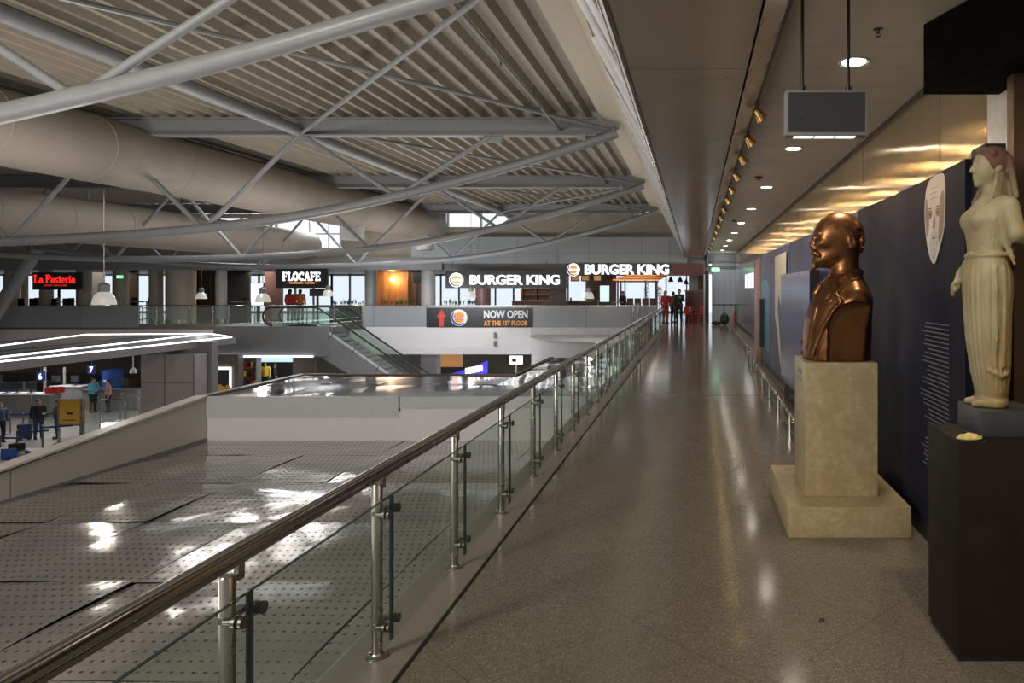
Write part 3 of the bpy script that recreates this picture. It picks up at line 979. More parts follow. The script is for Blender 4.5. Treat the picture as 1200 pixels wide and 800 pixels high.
mb.raw([(LX + .03, y0, DH + hz(y0)), (LX + .03, y1, DH + hz(y1)), (LX - .22, y1, DH + hz(y1)), (LX - .22, y0, DH + hz(y0)), (LX + .03, y0, DH + hz(y0) + .035), (LX + .03, y1, DH + hz(y1) + .035), (LX - .22, y1, DH + hz(y1) + .035), (LX - .22, y0, DH + hz(y0) + .035)],
       [(0, 1, 2, 3), (7, 6, 5, 4), (0, 4, 5, 1), (1, 5, 6, 2), (2, 6, 7, 3), (3, 7, 4, 0)])
mb.build('coping', 'coping', pw, smooth=False)
MB().box(LX, LX + .012, 5.2, SY, DH, DH + .05).build('flashing', 'grey', pw, smooth=False)

t = thing('pavilion_roof', 'upper stepped pavilion roof with mirror-like metal sheets beyond the lower deck', 'roof', (0, 0, 0), group='perforated pavilion roofs')
sheets(LX, -4.4, SY + .05, SY2, UZ, 1.26, 1.7, 9).build('metal_deck', 'mirror_sheet', t)
sheets(-4.4, RXX, SY + .05, 21.6, UZ, 1.26, 1.7, 12).build('metal_deck', 'mirror_sheet', t)
mb = MB().box(LX, -4.4, SY + .06, SY2, UZ - .5, UZ - .04); mb.box(-4.4, RXX, SY + .06, 21.6, UZ - .5, UZ - .04)
mb.build('deck_base', 'black', t, smooth=False)
MB().box(LX, -5.86, SY, SY + .06, UZ - .40, UZ + .012).build('fascia', 'fascia', t, smooth=False)
MB().box(-5.86, -5.83, SY + .01, SY + .06, UZ - .28, UZ + .012).build('fascia_joint', 'charcoal', t, smooth=False)
MB().box(-5.83, RXX, SY, SY + .06, UZ - .22, UZ + .012).build('fascia', 'fascia', t, smooth=False)
MB().box(LX, RXX, SY + .03, SY + .09, DH - .3, UZ - .20).build('riser', 'slab_white', t, smooth=False)
MB().box(LX - .18, LX, SY, SY2, UZ - .9, UZ + .03).build('side_fascia', 'panel_grey2', t, smooth=False)
mb = MB().box(LX - .18, -4.4, SY2, SY2 + .12, UZ - .5, UZ + .03); mb.box(-4.5, -4.38, SY2 + .12, 21.6, UZ - .5, UZ + .03)
mb.build('edge_trim', 'wood_dark', t, smooth=False)
# supporting walls of the pavilion, standing on the concourse floor
struct('wall_pavilion', MB().box(LX + .3, RXX, 0, SY2 - .3, GZ, DH - .42), 'panel_grey2')
# ================================================================== bronze bust on its stone plinth
BX, BY, BZ = 1.17, 5.745, 1.273
t = thing('plinth', 'veined beige marble plinth carrying the bronze bust', 'plinth', (1.145, 5.8, 0))
MB().box(.688, 1.603, 5.195, 6.44, 0, .228, .006).build('base_block', 'stone', t, world=True)
MB().box(.856, 1.422, 5.457, 6.03, .228, BZ, .006).build('column_block', 'stone', t, world=True)
mb = MB()
for i in range(5):
    mb.box(.8555, .8565, 5.62 + i * .05, 5.645 + i * .05, 1.16, 1.2); mb.box(.8555, .8565, 5.625 + i * .05, 5.64 + i * .05, 1.10, 1.13)
mb.build('incised_letters', 'wood_dark', t, world=True, smooth=False)

t = thing('bust', 'bronze bust of a bald bearded man in a jacket, facing the railing', 'bust', (BX, BY, BZ))
F = Field((-.36, -.36, -.01), (.34, .36, 1.24), .0092)
# torso
def torso_secs():
    return [(-.02, -.283, .262, .285), (.1, -.290, .264, .30), (.22, -.285, .266, .31), (.34, -.268, .268, .325), (.44, -.235, .274, .34), (.50, -.20, .276, .335), (.56, -.165, .255, .27), (.61, -.14, .23, .20), (.66, -.11, .20, .16), (.70, -.05, .18, .12)]
F.add(F.loft(torso_secs()), 0)
F.add(F.cap((.10, -.24, .475), (.10, .24, .475), .095), .06)
F.add(F.cap((.09, -.26, .44), (.10, -.27, .36), .10, .085), .05).add(F.cap((.09, .26, .44), (.10, .27, .36), .10, .085), .05)
F.add(F.cap((.10, -.10, .62), (.10, -.27, .52), .085, .075), .06).add(F.cap((.10, .10, .62), (.10, .27, .52), .085, .075), .06)
F.add(F.cap((.055, 0, .88), (.05, 0, .62), .112, .125), .03)
# collar, lapels, pocket seam
for s in (-1, 1):
    F.path([(.17, .705), (.10, .695), (.03, .665), (-.035, .615), (-.085, .56), (-.125, .50)], s, (.032, .026), .010, lift=-.006)
    F.path([(.15, .665), (.06, .640), (-.02, .58), (-.07, .53)], s, (.014, .012), .008, lift=.002)
    F.path([(-.07, .525), (-.035, .475), (-.10, .40), (-.165, .27), (-.215, .12), (-.235, .02)], s, (.018, .012), .008, lift=.001)
    F.path([(-.02, .478), (-.085, .39), (-.150, .26), (-.20, .11), (-.22, .02)], s, .008, .008, sub=True, lift=.004)
    F.path([(-.045, .545), (-.015, .50)], s, .009, .006, sub=True)
    F.path([(-.20, .42), (-.245, .26), (-.27, .10)], s, .010, .010, sub=True)
F.sub(F.cap((-.292, 0, .25), (-.296, .0, 0), .010), .01)
F.add(F.cap((-.14, 0, .60), (-.185, 0, .54), .035, .026), .015)
F.add(F.sph((-.290, .03, .14), .016), .006).add(F.sph((-.290, .03, .05), .016), .006)
# cut-away arms: a vertical face below the arched sleeve edge, on both sides
for s in (-1, 1):
    side = .235 - F.Y * s
    arch = np.sqrt(((F.X - .085) / 1.0) ** 2 + (np.maximum(0, F.Z - .26)) ** 2) - .215
    box_ = np.maximum(np.abs(F.X - .085) - .215, F.Z - .26)
    reg = np.maximum(np.minimum(arch, box_), F.X - .60)
    back = np.maximum(F.Z - .40, -(F.X - .085))
    F.sub(np.maximum(side, np.minimum(reg, np.maximum(back, -1 + 0 * F.X) + 0)), .006)
F.cut(F.X - .285, .01)
F.cut(-F.Z, .002)
# head
F.add(F.ell((.008, 0, 1.035), (.195, .150, .172)), .02)
F.add(F.ell((.07, 0, .99), (.13, .140, .165)), .05)
F.add(F.ell((-.085, 0, .985), (.115, .118, .13)), .04)
F.add(F.ell((-.075, 0, .89), (.115, .100, .12)), .04)
F.add(F.ell((.01, 0, .92), (.12, .118, .12)), .04)
# brow, sockets, eyes, cheekbones
for s in (-1, 1):
    F.sub(F.ell((-.197, s * .055, .996), (.036, .034, .024)), .02)
    F.add(F.ell((-.158, s * .052, .993), (.024, .028, .021)), .004)
    F.add(F.cap((-.185, s * .018, 1.022), (-.168, s * .078, 1.026), .017, .013), .014)
    F.add(F.cap((-.176, s * .022, 1.004), (-.158, s * .078, 1.002), .007), .004)
    F.add(F.cap((-.172, s * .026, .979), (-.156, s * .074, .982), .006), .006)
    F.add(F.ell((-.135, s * .082, .945), (.045, .034, .030)), .03)
# nose
F.add(F.cap((-.186, 0, 1.01), (-.212, 0, .934), .018, .024), .012)
F.add(F.sph((-.216, 0, .929), .021), .01)
for s in (-1, 1): F.add(F.ell((-.194, s * .023, .918), (.022, .015, .014)), .008)
# moustache, lips, pointed beard
F.add(F.ell((-.118, 0, .815), (.088, .088, .070)), .035)
F.add(F.ell((-.05, 0, .845), (.09, .105, .07)), .04)
F.add(F.cap((-.155, 0, .825), (-.198, 0, .752), .052, .026), .025)
for s in (-1, 1):
    m = [(-.205, s * .010, .888), (-.195, s * .045, .868), (-.168, s * .078, .846)]
    for a, b, r0, r1 in zip(m, m[1:], (.022, .022), (.022, .012)): F.add(F.cap(a, b, r0, r1), .007)
    for k in range(6):
        F.sub(F.cap((-.214 + k * .020, s * (.018 + k * .013), .842), (-.226 + k * .024, s * (.010 + k * .011), .765), .005), .006)
F.sub(F.cap((-.212, -.032, .853), (-.212, .032, .853), .007), .004)
F.add(F.cap((-.196, -.024, .842), (-.196, .024, .842), .012), .005)
# ears
for s in (-1, 1):
    F.add(F.ell((.085, s * .150, .948), (.036, .016, .058), -.25), .008)
    F.sub(F.ell((.080, s * .168, .955), (.019, .012, .034), -.25), .006)
    F.add(F.sph((.072, s * .148, .905), .014), .006)
# side hair tufts
rnd = random.Random(3)
for s in (-1, 1):
    for k in range(16):
        x = .0 + .19 * rnd.random(); z = .985 + .10 * rnd.random() - .25 * max(0, x - .10)
        w = .148 * math.sqrt(max(.05, 1 - ((x - .03) / .2) ** 2 - ((z - 1.0) / .21) ** 2))
        F.add(F.cap((x, s * w, z), (x + .035, s * (w - .002), z - .022 + .03 * rnd.random()), .013, .006), .006)
    for k in range(9):
        F.add(F.cap((.16 + .02 * rnd.random(), s * (.02 + .1 * rnd.random()), .90 + .1 * rnd.random()), (.175, s * .06, .88), .016, .01), .01)
implicit('bust_figure', F, 'bronze', t)

# ================================================================== kore statue on the black pedestal
KX, KY = PX(1163, 3.72), 3.72
PT = 1.094
t = thing('pedestal', 'tall matt black pedestal under the marble statue', 'pedestal', (1.7, 3.7, 0))
MB().box(1.30, 2.08, 3.463, 3.905, .03, PT, .003).build('body', 'black_sat', t, world=True)
MB().box(1.31, 2.07, 3.475, 3.895, 0, .03).build('recessed_foot', 'black', t, world=True, smooth=False)
KB = PT + .135
mb = MB().box(PX(1148, 3.58), PX(1148, 3.58) + .33, 3.56, 3.88, PT, KB, .004)
mb.mi = 0
tag(mb.build('stone_block', 'charcoal', origin=(KX, KY, PT)), 'low dark grey block between the black pedestal and the marble statue', 'base')
t = thing('statue', 'aged marble statue of a robed woman with reddish hair', 'statue', (KX, KY, KB))
F = Field((-.22, -.24, -.01), (.20, .24, 1.42), .0085)
def kfold(th): return .0035 * np.sin(26 * th) * np.clip((.80 - F.Z) * 6, 0, 1) * np.clip(F.Z * 8, 0, 1) + .0018 * np.sin(40 * th) * (F.Z > .8)
secs = [(.0, -.085, .073, .11), (.035, -.088, .075, .115), (.05, -.080, .070, .10), (.08, -.085, .075, .11), (.18, -.105, .080, .125), (.33, -.128, .084, .135), (.50, -.142, .088, .145), (.62, -.148, .094, .15), (.70, -.146, .092, .148), (.76, -.136, .076, .138), (.805, -.124, .060, .125), (.84, -.124, .062, .128), (.92, -.132, .072, .145), (.985, -.140, .085, .158), (1.04, -.112, .088, .165), (1.085, -.078, .080, .140), (1.11, -.055, .070, .085)]
F.add(F.loft(secs, kfold), 0)
F.add(F.cap((.02, -.15, 1.04), (.05, -.175, .90), .052, .045), .03).add(F.cap((.05, -.175, .90), (.105, -.165, .87), .045, .032), .02)
F.add(F.cap((.02, .15, 1.04), (.01, .18, .85), .052, .042), .03).add(F.cap((.01, .18, .85), (-.10, .16, .70), .040, .03), .03)
F.add(F.cap((-.10, .16, .70), (-.155, .11, .635), .028, .022), .02)
# the hand gathering the robe: palm, four fingers and a thumb
F.add(F.ell((-.160, .10, .628), (.024, .028, .030)), .012)
for k in range(4):
    F.add(F.cap((-.176, .085 + .012 * k, .640 - .012 * k), (-.170, .070 + .012 * k, .612 - .010 * k), .008), .005)
F.add(F.cap((-.150, .085, .648), (-.178, .068, .650), .008), .005)
# belt, breast and robe swags
for k in range(28):
    a, b = 2 * PI * k / 28, 2 * PI * (k + 1) / 28
    f = lambda q: (-.031 + .096 * math.cos(q), .130 * math.sin(q), .795)
    F.add(F.cap(f(a), f(b), .012), .004)
for s in (-1, 1): F.add(F.ell((-.105, s * .062, .985), (.042, .05, .05)), .03)
for k in range(6):
    z0 = .98 - k * .035
    F.add(F.cap((-.07 + .020 * k, -.132, z0), (.02 + .006 * k, -.150, z0 - .06), .008), .018)
# long overfold panel on the side and hem ridges
for s_ in (-1, 1):
    for x in (-.045, .0, .04): F.path([(x, .73), (x + .006, .5), (x + .006, .22)], s_, .007, .010, lift=.001)
    for x in (-.022, .02): F.path([(x, .73), (x + .004, .5), (x + .004, .24)], s_, .005, .008, sub=True)
    F.path([(-.06, .20), (-.01, .17), (.05, .19)], s_, .008, .010)
# feet
for s in (-1, 1):
    F.add(F.cap((-.05, s * .05, .025), (-.115, s * .05, .018), .026, .018), .015)
# neck, face
F.add(F.cap((.0, 0, 1.19), (.0, 0, 1.08), .048, .055), .02)
F.add(F.ell((-.012, 0, 1.275), (.085, .072, .098)), .01)
F.add(F.ell((-.045, 0, 1.235), (.052, .052, .072)), .03)
F.add(F.cap((-.092, 0, 1.285), (-.112, 0, 1.245), .009, .012), .008)
F.add(F.cap((-.092, -.014, 1.212), (-.092, .014, 1.212), .010), .006).add(F.cap((-.089, -.012, 1.199), (-.089, .012, 1.199), .009), .005)
F.add(F.sph((-.078, 0, 1.178), .020), .015)
for s in (-1, 1):
    F.sub(F.ell((-.098, s * .030, 1.280), (.014, .017, .010)), .008)
    F.add(F.ell((-.080, s * .029, 1.279), (.011, .014, .009)), .003)
    F.add(F.cap((-.094, s * .012, 1.296), (-.080, s * .045, 1.296), .006), .006)
    F.add(F.ell((.005, s * .070, 1.255), (.020, .012, .030)), .006)
F.cut(-F.Z, .001)
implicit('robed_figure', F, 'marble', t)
H = Field((-.14, -.16, .86), (.14, .16, 1.42), .0075)
cap = H.ell((.0, 0, 1.290), (.094, .085, .088))
H.add(np.maximum(cap, -(H.ell((-.085, 0, 1.245), (.065, .10, .085)))), 0)
H.add(H.cap((.055, 0, 1.26), (.075, 0, 1.06), .060, .050), .03)
for k in range(9):
    y = -.088 + .022 * k
    H.add(H.cap((.062, y * .7, 1.30), (.085, y, 1.10), .018, .016), .006)
for s in (-1, 1):
    for k in range(3):
        p = [(.02 - .012 * k, s * .075, 1.22), (-.01 - .02 * k, s * (.095 + .008 * k), 1.10), (-.055 - .022 * k, s * (.10 - .012 * k), 1.00 - .03 * k)]
        for a, b in zip(p, p[1:]): H.add(H.cap(a, b, .014, .011), .005)
for k in range(14):
    a = -1.9 + 3.8 * k / 13
    H.add(H.sph((-.055 + .03 * abs(a) * .5, .078 * math.sin(a * .8), 1.33 + .02 * math.cos(a)), .017), .006)
implicit('hair', H, 'redhair', t)

# yellowed stone fragment lying on the pedestal
F = Field((-.09, -.05, -.005), (.09, .05, .05), .004)
F.add(F.ell((0, 0, .010), (.066, .032, .014)), 0)
for a, b, r in (((-.05, -.01, .02), (.0, .01, .024), .010), ((.0, .01, .024), (.03, -.012, .022), .011), ((.03, -.012, .022), (.058, .004, .014), .009), ((-.03, .012, .018), (-.005, -.014, .020), .009)): F.add(F.cap(a, b, r, r * .8), .005)
F.cut(-F.Z, .001)
o = implicit('stone_fragment', F, 'gold_stone' if 'gold_stone' in MT else 'stone')
o.location = (PX(1136, 3.50), 3.50, PT); tag(o, 'small yellowed stone fragment on the pedestal edge before the statue', 'fragment')

# ================================================================== exhibition panels along the right wall
EX = 1.665
def expanel(y0, y1, label, mat, z1=2.65, bend=0.):
    t = thing('exhibition_board', label, 'panel', (EX, y0, 0), group='exhibition panels along the wall')
    mb = MB(); N = 8; vs = []
    for i in range(N + 1):
        u = i / N; y = u * (y1 - y0); x = bend * math.sin(PI * u)
        vs += [(x, y, .13), (x, y, z1), (x + .10, y, z1), (x + .10, y, .13)]
    fs = []
    for i in range(N):
        for k in range(4):
            a = i * 4 + k; b = i * 4 + (k + 1) % 4
            fs.append((a, a + 4, b + 4, b))
    fs += [(0, 1, 2, 3), (N * 4 + 3, N * 4 + 2, N * 4 + 1, N * 4)]
    mb.raw(vs, fs); bmesh.ops.recalc_face_normals(mb.bm, faces=mb.bm.faces)
    mb.build('printed_board', mat, t, smooth=False)
    MB().box(.03, .09, .02, y1 - y0 - .02, 0, .13).build('plinth', 'black', t, smooth=False)
    return t
pa = expanel(4.32, 7.12, 'dark blue exhibition panel with a pale printed face above lines of text', 'navy', bend=.03)
# printed face: a thin print on the panel
def flat(parent, name, poly, mat, x, th=.003):
    mb = MB().prism(poly, 'x', x - th, x)
    return mb.build(name, mat, parent, smooth=False)
fx = .012; fy = .59; fz = 2.33
face = [(-.19, .30), (-.06, .315), (.08, .305), (.17, .25), (.205, .12), (.20, .0), (.175, -.10), (.13, -.20), (.07, -.28), (.0, -.315), (-.05, -.27), (-.12, -.19), (-.185, -.10), (-.215, .0), (-.22, .14), (-.215, .24)]
def smooth_poly(p, it=2):
    for _ in range(it):
        p = [q for a, b in zip(p, p[1:] + p[:1]) for q in ((a[0] * .75 + b[0] * .25, a[1] * .75 + b[1] * .25), (a[0] * .25 + b[0] * .75, a[1] * .25 + b[1] * .75))]
    return p
fp = flat(pa, 'printed_face', [(fy + u, fz + v) for u, v in smooth_poly(face)], 'print_face', fx)
layer = [0]
def ink(name, poly, m):
    layer[0] += 1
    return flat(fp, name, [(fy + u, fz + v) for u, v in smooth_poly(poly)], m, fx - .0032 - .0002 * layer[0], .001)
ink('printed_cheek', [(-.21, .2), (-.12, .16), (-.10, -.05), (-.07, -.17), (-.14, -.15), (-.2, -.03)], 'print_shade')
ink('printed_cheek', [(.16, .2), (.19, .1), (.18, -.02), (.14, -.13), (.10, -.03), (.125, .09)], 'print_shade')
ink('printed_beard', [(-.11, -.13), (.0, -.10), (.10, -.13), (.09, -.22), (.02, -.295), (-.04, -.26)], 'print_grey')
ink('printed_mouth', [(-.05, -.125), (.0, -.118), (.05, -.125), (.0, -.136)], 'print_dark')
ink('printed_moustache', [(-.085, -.115), (-.03, -.075), (.03, -.075), (.085, -.115), (.03, -.108), (-.03, -.108)], 'print_grey')
for s_ in (-1, 1):
    ink('printed_socket', [(s_ * .025, .06), (s_ * .07, .085), (s_ * .135, .065), (s_ * .115, .02), (s_ * .06, .015)], 'print_shade')
    ink('printed_eye', [(s_ * .045, .042), (s_ * .075, .056), (s_ * .105, .044), (s_ * .075, .034)], 'print_dark')
    ink('printed_brow', [(s_ * .025, .078), (s_ * .08, .10), (s_ * .14, .08), (s_ * .08, .088)], 'print_dark')
ink('printed_nose', [(-.015, .05), (-.035, -.045), (-.005, -.065), (.03, -.05), (.012, -.035), (-.004, .04)], 'print_shade')
for k in range(3): ink('printed_wrinkle', [(-.12, .15 + .035 * k), (.0, .162 + .035 * k), (.11, .15 + .035 * k), (.0, .156 + .035 * k)], 'print_shade')
mb = MB()
rnd = random.Random(11)
for r in range(34):
    z = 1.60 - r * .031
    mb.box(fx - .002, fx, .15, .15 + .62 + rnd.uniform(-.08, .12), z, z + .009)
mb.build('printed_text', 'print_line', pa, smooth=False)
pb = expanel(7.16, 12.3, 'blue grey exhibition panel running past the bust with a cream figure strip', 'navy_light', bend=.02)
pc = expanel(12.34, 17.9, 'blue grey exhibition panel with a cyan print near the pink post', 'navy_light', bend=-.02)
for y0, y1, z0, z1 in ((.30, .62, 1.95, 2.42), (.85, 1.10, 1.72, 2.38)):
    f = MB().box(-.004, .03, y0, y1, z0, z1).build('picture_print', 'print_pale', pb, smooth=False)
    MB().box(-.006, -.003, y0 + .07, y1 - .07, z0 + .06, z1 - .12).build('printed_portrait', 'pinkish', f, smooth=False)
# cream strip with figure silhouette, Y from 12.6 to 14.6
f = flat(pc, 'cream_strip', [(.3, 2.52), (2.1, 2.50), (2.1, 1.3), (1.7, .95), (1.2, .35), (.9, .25), (.6, .7), (.42, 1.3)], 'print_pale', -.022)
flat(f, 'printed_silhouette', [(.7, .6), (.9, 1.1), (1.1, 1.5), (1.5, 1.75), (1.6, 1.4), (1.3, 1.0), (1.1, .6)], 'navy_light', -.026, .001)
flat(pc, 'cyan_print', [(3.2, 1.9), (4.0, 2.1), (5.1, 2.0), (5.1, .5), (3.2, .4)], 'cyan', -.022)
# freestanding gloss board and slim totem
t = thing('display_board', 'glossy navy display board with vertical seams just behind the bust', 'board', (1.45, 8.9, 0))
for i in range(3):
    MB().box(0, .012, i * 1.0 + .005, i * 1.0 + .995, .35, 2.08).build('gloss_sheet', 'gloss_blue', t, smooth=False)
MB().box(.012, .13, 0, 3.0, .3, 2.085).build('core', 'black', t, smooth=False)
for y in (.3, 2.7): MB().box(.02, .11, y - .04, y + .04, 0, .3).build('leg', 'steel_dark', t, smooth=False)
t = thing('totem', 'slim black totem in front of the cyan print', 'totem', (1.60, 16.9, 0))
MB().box(-.06, .04, -.2, .2, .45, 1.6).build('body', 'black', t, smooth=False)
MB().box(-.03, .02, -.05, .05, .02, .45).build('stem', 'steel_dark', t, smooth=False)
MB().box(-.08, .05, -.22, .22, 0, .02).build('base', 'steel_dark', t, smooth=False)
tag(MB().box(1.58, 1.80, 18.2, 18.75, 0, 2.6, .01).build('exhibition_post', 'pinkish'), 'dusty pink post ending the row of exhibition panels', 'post')
# dark panel and grey pillar behind the statue
tag(MB().box(1.70, 1.82, 4.10, 4.315, .0, 2.70).build('end_partition', 'black'), 'black upright end panel directly behind the statue', 'panel')
struct('pillar_right', MB().box(PX(1157, 5.2), PX(1157, 5.2) + .15, 4.75, 5.2, 2.6, CZ), 'light_grey')
struct('wall_recess', MB().box(PX(1180, 4.6), 2.5, 4.5, 4.6, 0, CZ), 'wood_dark')
# low protective rail on the floor
def barrier(y0, y1, x0, x1, label):
    t = thing('barrier_rail', label, 'rail', (x0, y0, 0), group='low floor rails before the panels')
    n = max(2, int((y1 - y0) / 1.3)); L = y1 - y0; dx = x1 - x0
    MB().tube([(0, 0, .24), (dx, L, .24)], .022, 8).build('top_tube', 'steel', t)
    MB().tube([(0.1, 0, .12), (dx + .1, L, .12)], .014, 8).build('lower_tube', 'steel', t)
    for i in range(n + 1):
        u = i / n
        MB().tube([(dx * u, L * u, 0), (dx * u, L * u, .24)], .018, 8).build('post', 'steel', t)
        MB().tube([(dx * u, L * u, .12), (dx * u + .1, L * u, .12)], .012, 6).build('arm', 'steel', t)
barrier(7.6, 17.6, 1.20, 1.33, 'low steel floor rail in front of the exhibition panels')
barrier(19.4, 29.5, 1.46, 1.52, 'low steel floor rail towards the end of the walkway')
tag(MB().lathe([(0, 0), (.013, .003), (.016, .008), (.011, .016), (0, .018)], n=10).build('debris_speck', 'black', origin=(0, 0, 0)), 'tiny dark scrap lying on the terrazzo floor before the plinth', 'scrap').location = (1.46 * .0 + (963 - 815) / 820 * 3.89, 3.89, 0)

# ================================================================== hanging sign box, black hood, ceiling fittings
sy = 4.25
sx0, sx1 = PX(920.5, sy), PX(1016, sy)
sz0, sz1 = PZ(158.5, sy), PZ(106, sy)
t = thing('hanging_sign', 'grey boxed sign hanging on two rods with its dark back showing', 'sign', ((sx0 + sx1) / 2, sy, sz0))
MB().box(sx0, sx1, sy, sy + .085, sz0, sz1, .004).build('case', 'grey', t, world=True)
MB().box(sx0 + .018, sx1 - .014, sy - .004, sy + .002, sz0 + .02, sz1 - .012).build('back_panel', 'charcoal', t, world=True, smooth=False)
MB().lathe([(0, 0), (.006, 0), (.006, .004), (0, .004)], n=10).xform(Matrix.Translation((sx0 + .10, sy - .004, (sz0 + sz1) / 2)) @ Matrix.Rotation(PI / 2, 4, 'X')).build('lock', 'chrome', t, world=True)
w = (sx1 - sx0 - .14) / 3
for i in range(3):
    MB().box(sx0 + .055 + i * (w + .01), sx0 + .055 + i * (w + .01) + w, sy + .02, sy + .07, sz0 - .004, sz0 + .001).build('light_slot', 'lamp_white', t, world=True, smooth=False)
for x in (PX(941.5, sy), PX(996, sy)):
    mb = MB().cyl((x, sy + .042, sz1), (x, sy + .042, CZ), .010, n=10)
    r = mb.build('rod', 'black', t, world=True)
    MB().cyl((x, sy + .042, sz1), (x, sy + .042, sz1 + .035), .018, n=12).build('rod_socket', 'black', r, smooth=True).location = -t.location
hood = MB().prism([(1.63, 5.0), (2.62, 2.2), (3.0, 2.2), (3.0, 5.0)], 'z', 3.235, 3.735)
tag(hood.build('display_hood', 'hood_black', smooth=False, origin=(2.2, 4, 3.235)), 'big black angular hood fixed under the ceiling above the statue', 'hood')

dl = None
DLX = 1.33
DY = [-1.4, 2.2, 5.87, 9.5, 13.1, 16.7, 20.3, 23.9, 27.5, 31.1, 34.7]  # the first is an unseen light added behind the viewer
for i, y in enumerate(DY):
    lb = 'round recessed ceiling light, ' + ['well behind the viewer', 'before the hanging sign', 'just beyond the hanging sign'][i] if i < 3 else 'round recessed ceiling light, %s along the walkway beyond the hanging sign' % ORD[i - 2]
    if dl is None:
        t = thing('ceiling_light', lb, 'ceiling light', (DLX, y, CZ), group='recessed walkway ceiling lights')
        MB().lathe([(.098, -.002), (.128, -.010), (.132, 0), (.098, .0)], n=28).build('trim_ring', 'light_grey', t)
        MB().lathe([(0, -.004), (.099, -.004)], n=28).build('diffuser', 'lamp', t, smooth=False)
        dl = t
    else:
        dup(dl, (DLX, y, CZ), label=lb)
sp = None
SPX = .58; SPZ = 3.62
SPY = [7.05, 8.3, 9.5, 10.9, 12.4, 13.9, 15.6, 17.4, 19.4, 21.6, 24, 26.6, 29.5, 32.6]
tk = thing('track_rail', 'black lighting track along the edge of the metal soffit', 'track', (.615, 3, 3.72))
MB().box(-.018, .018, 0, 33, 0, .03).build('rail', 'steel_dark', tk, smooth=False)
for i, y in enumerate(SPY):
    lb = 'brass track spotlight, %s along the soffit edge' % ORD[i]
    if sp is None:
        t = thing('track_spotlight', lb, 'spotlight', (.625, y, 3.72), group='brass spotlights on the soffit track')
        MB().box(-.02, .02, -.05, .05, -.03, 0).build('adapter', 'steel_dark', t, smooth=False)
        MB().cyl((0, 0, -.03), (.0, 0, -.085), .010, n=8).build('stem', 'steel_dark', t)
        hd = MB().lathe([(.0, .085), (.03, .082), (.042, .06), (.048, 0), (.066, -.045), (.064, -.047), (.05, -.02)], n=20)
        hd.xform(Matrix.Translation((.02, -.01, -.125)) @ Matrix.Rotation(math.radians(28), 4, 'X') @ Matrix.Rotation(math.radians(-38), 4, 'Y'))
        h = hd.build('head', 'gold', t)
        ln = MB().lathe([(0, -.012), (.05, -.015)], n=16).xform(Matrix.Translation((.02, -.01, -.125)) @ Matrix.Rotation(math.radians(28), 4, 'X') @ Matrix.Rotation(math.radians(-38), 4, 'Y'))
        ln.build('lens', 'lamp_warm', h)
        sp = t
    else:
        dup(sp, (.625, y, 3.72), label=lb)
def sprinkler(x, y, label):
    t = thing('ceiling_sprinkler', label, 'sprinkler', (x, y, CZ), group='ceiling sprinklers')
    MB().lathe([(0, 0), (.035, 0), (.035, -.006), (.012, -.012), (.012, -.035), (0, -.035)], n=16).build('rose', 'steel_dark', t)
    m = MB().box(-.016, -.012, -.003, .003, -.055, -.03); m.box(.012, .016, -.003, .003, -.055, -.03); m.cyl((0, 0, -.055), (0, 0, -.059), .020, n=10)
    m.build('deflector', 'steel_dark', t)
sprinkler(PX(1029, 5.12), 5.12, 'dark ceiling sprinkler beside the recessed light near the hanging sign')
sprinkler(PX(938, 8.6), 8.6, 'dark ceiling sprinkler seen under the hanging sign')
for y, l in ((11.9, 'closer one'), (19.5, 'one further along')):
    t = thing('smoke_detector', 'round dark smoke detector on the walkway ceiling, ' + l, 'smoke detector', (PX(889, 11.9) + .0, y, CZ), group='smoke detectors')
    MB().lathe([(0, 0), (.07, 0), (.07, -.015), (.05, -.03), (0, -.032)], n=18).build('base', 'charcoal', t)
    MB().lathe([(.0, -.03), (.035, -.03), (.03, -.055), (0, -.057)], n=14).build('chamber', 'steel_dark', t)

# pendant lamps over the hall
def pendant(x, y, z, s, label, first=[None]):
    if first[0] is None:
        t = thing('pendant_lamp', label, 'lamp', (x, y, z), group='bell shaped pendant lamps')
        MB().lathe([(.255, 0), (.25, .01), (.235, .12), (.19, .24), (.12, .31), (.115, .315), (.18, .235), (.225, .12), (.24, .012)], n=28).build('glass_bell', 'bell', t)
        MB().lathe([(0, .02), (.245, .015)], n=28).build('diffuser', 'lamp_white2', t, smooth=False)
        MB().lathe([(0, .31), (.11, .31), (.12, .36), (.12, .50), (.085, .54), (.03, .56), (0, .56)], n=20).build('housing', 'grey', t)
        MB().cyl((0, 0, .56), (0, 0, 5.9 - z), .010, n=6).build('rod', 'steel_dark', t)
        first[0] = t
    else:
        dup(first[0], (x, y, z), label=label)
    light('POINT', (x, y, z - .06), LP, (1, .93, .82), size=.1)
LP = 45
MT['bell'] = M('ribbed_bell', (.55, .54, .50), .3, .5, emit=.35, ecol=(1, .96, .88))
MT['lamp_white2'] = M('pendant_diffuser', (1, .98, .94), .4, emit=9, ecol=(1, .97, .92), var=0)
pendant(PX(122, 17.4), 17.4, PZ(357, 17.4), 1, 'glowing bell-shaped pendant lamp beside the red restaurant sign, biggest of them')
pendant(PX(308, 25.5), 25.5, PZ(354, 25.5), 1, 'glowing bell-shaped pendant lamp before the serif cafe sign')
pendant(PX(236, 35.5), 35.5, PZ(350, 35.5), 1, 'small pendant lamp hanging near the wide pale column')
pendant(PX(384.5, 35.5), 35.5, PZ(347, 35.5), 1, 'small pendant lamp at the edge of the serif cafe sign')
pendant(PX(552, 35.5), 35.5, PZ(348.5, 35.5), 1, 'small pendant lamp under the long dark restaurant sign')
pendant(PX(690, 33), 33, PZ(350, 33), 1, 'pendant lamp in front of the restaurant counter near the walkway')
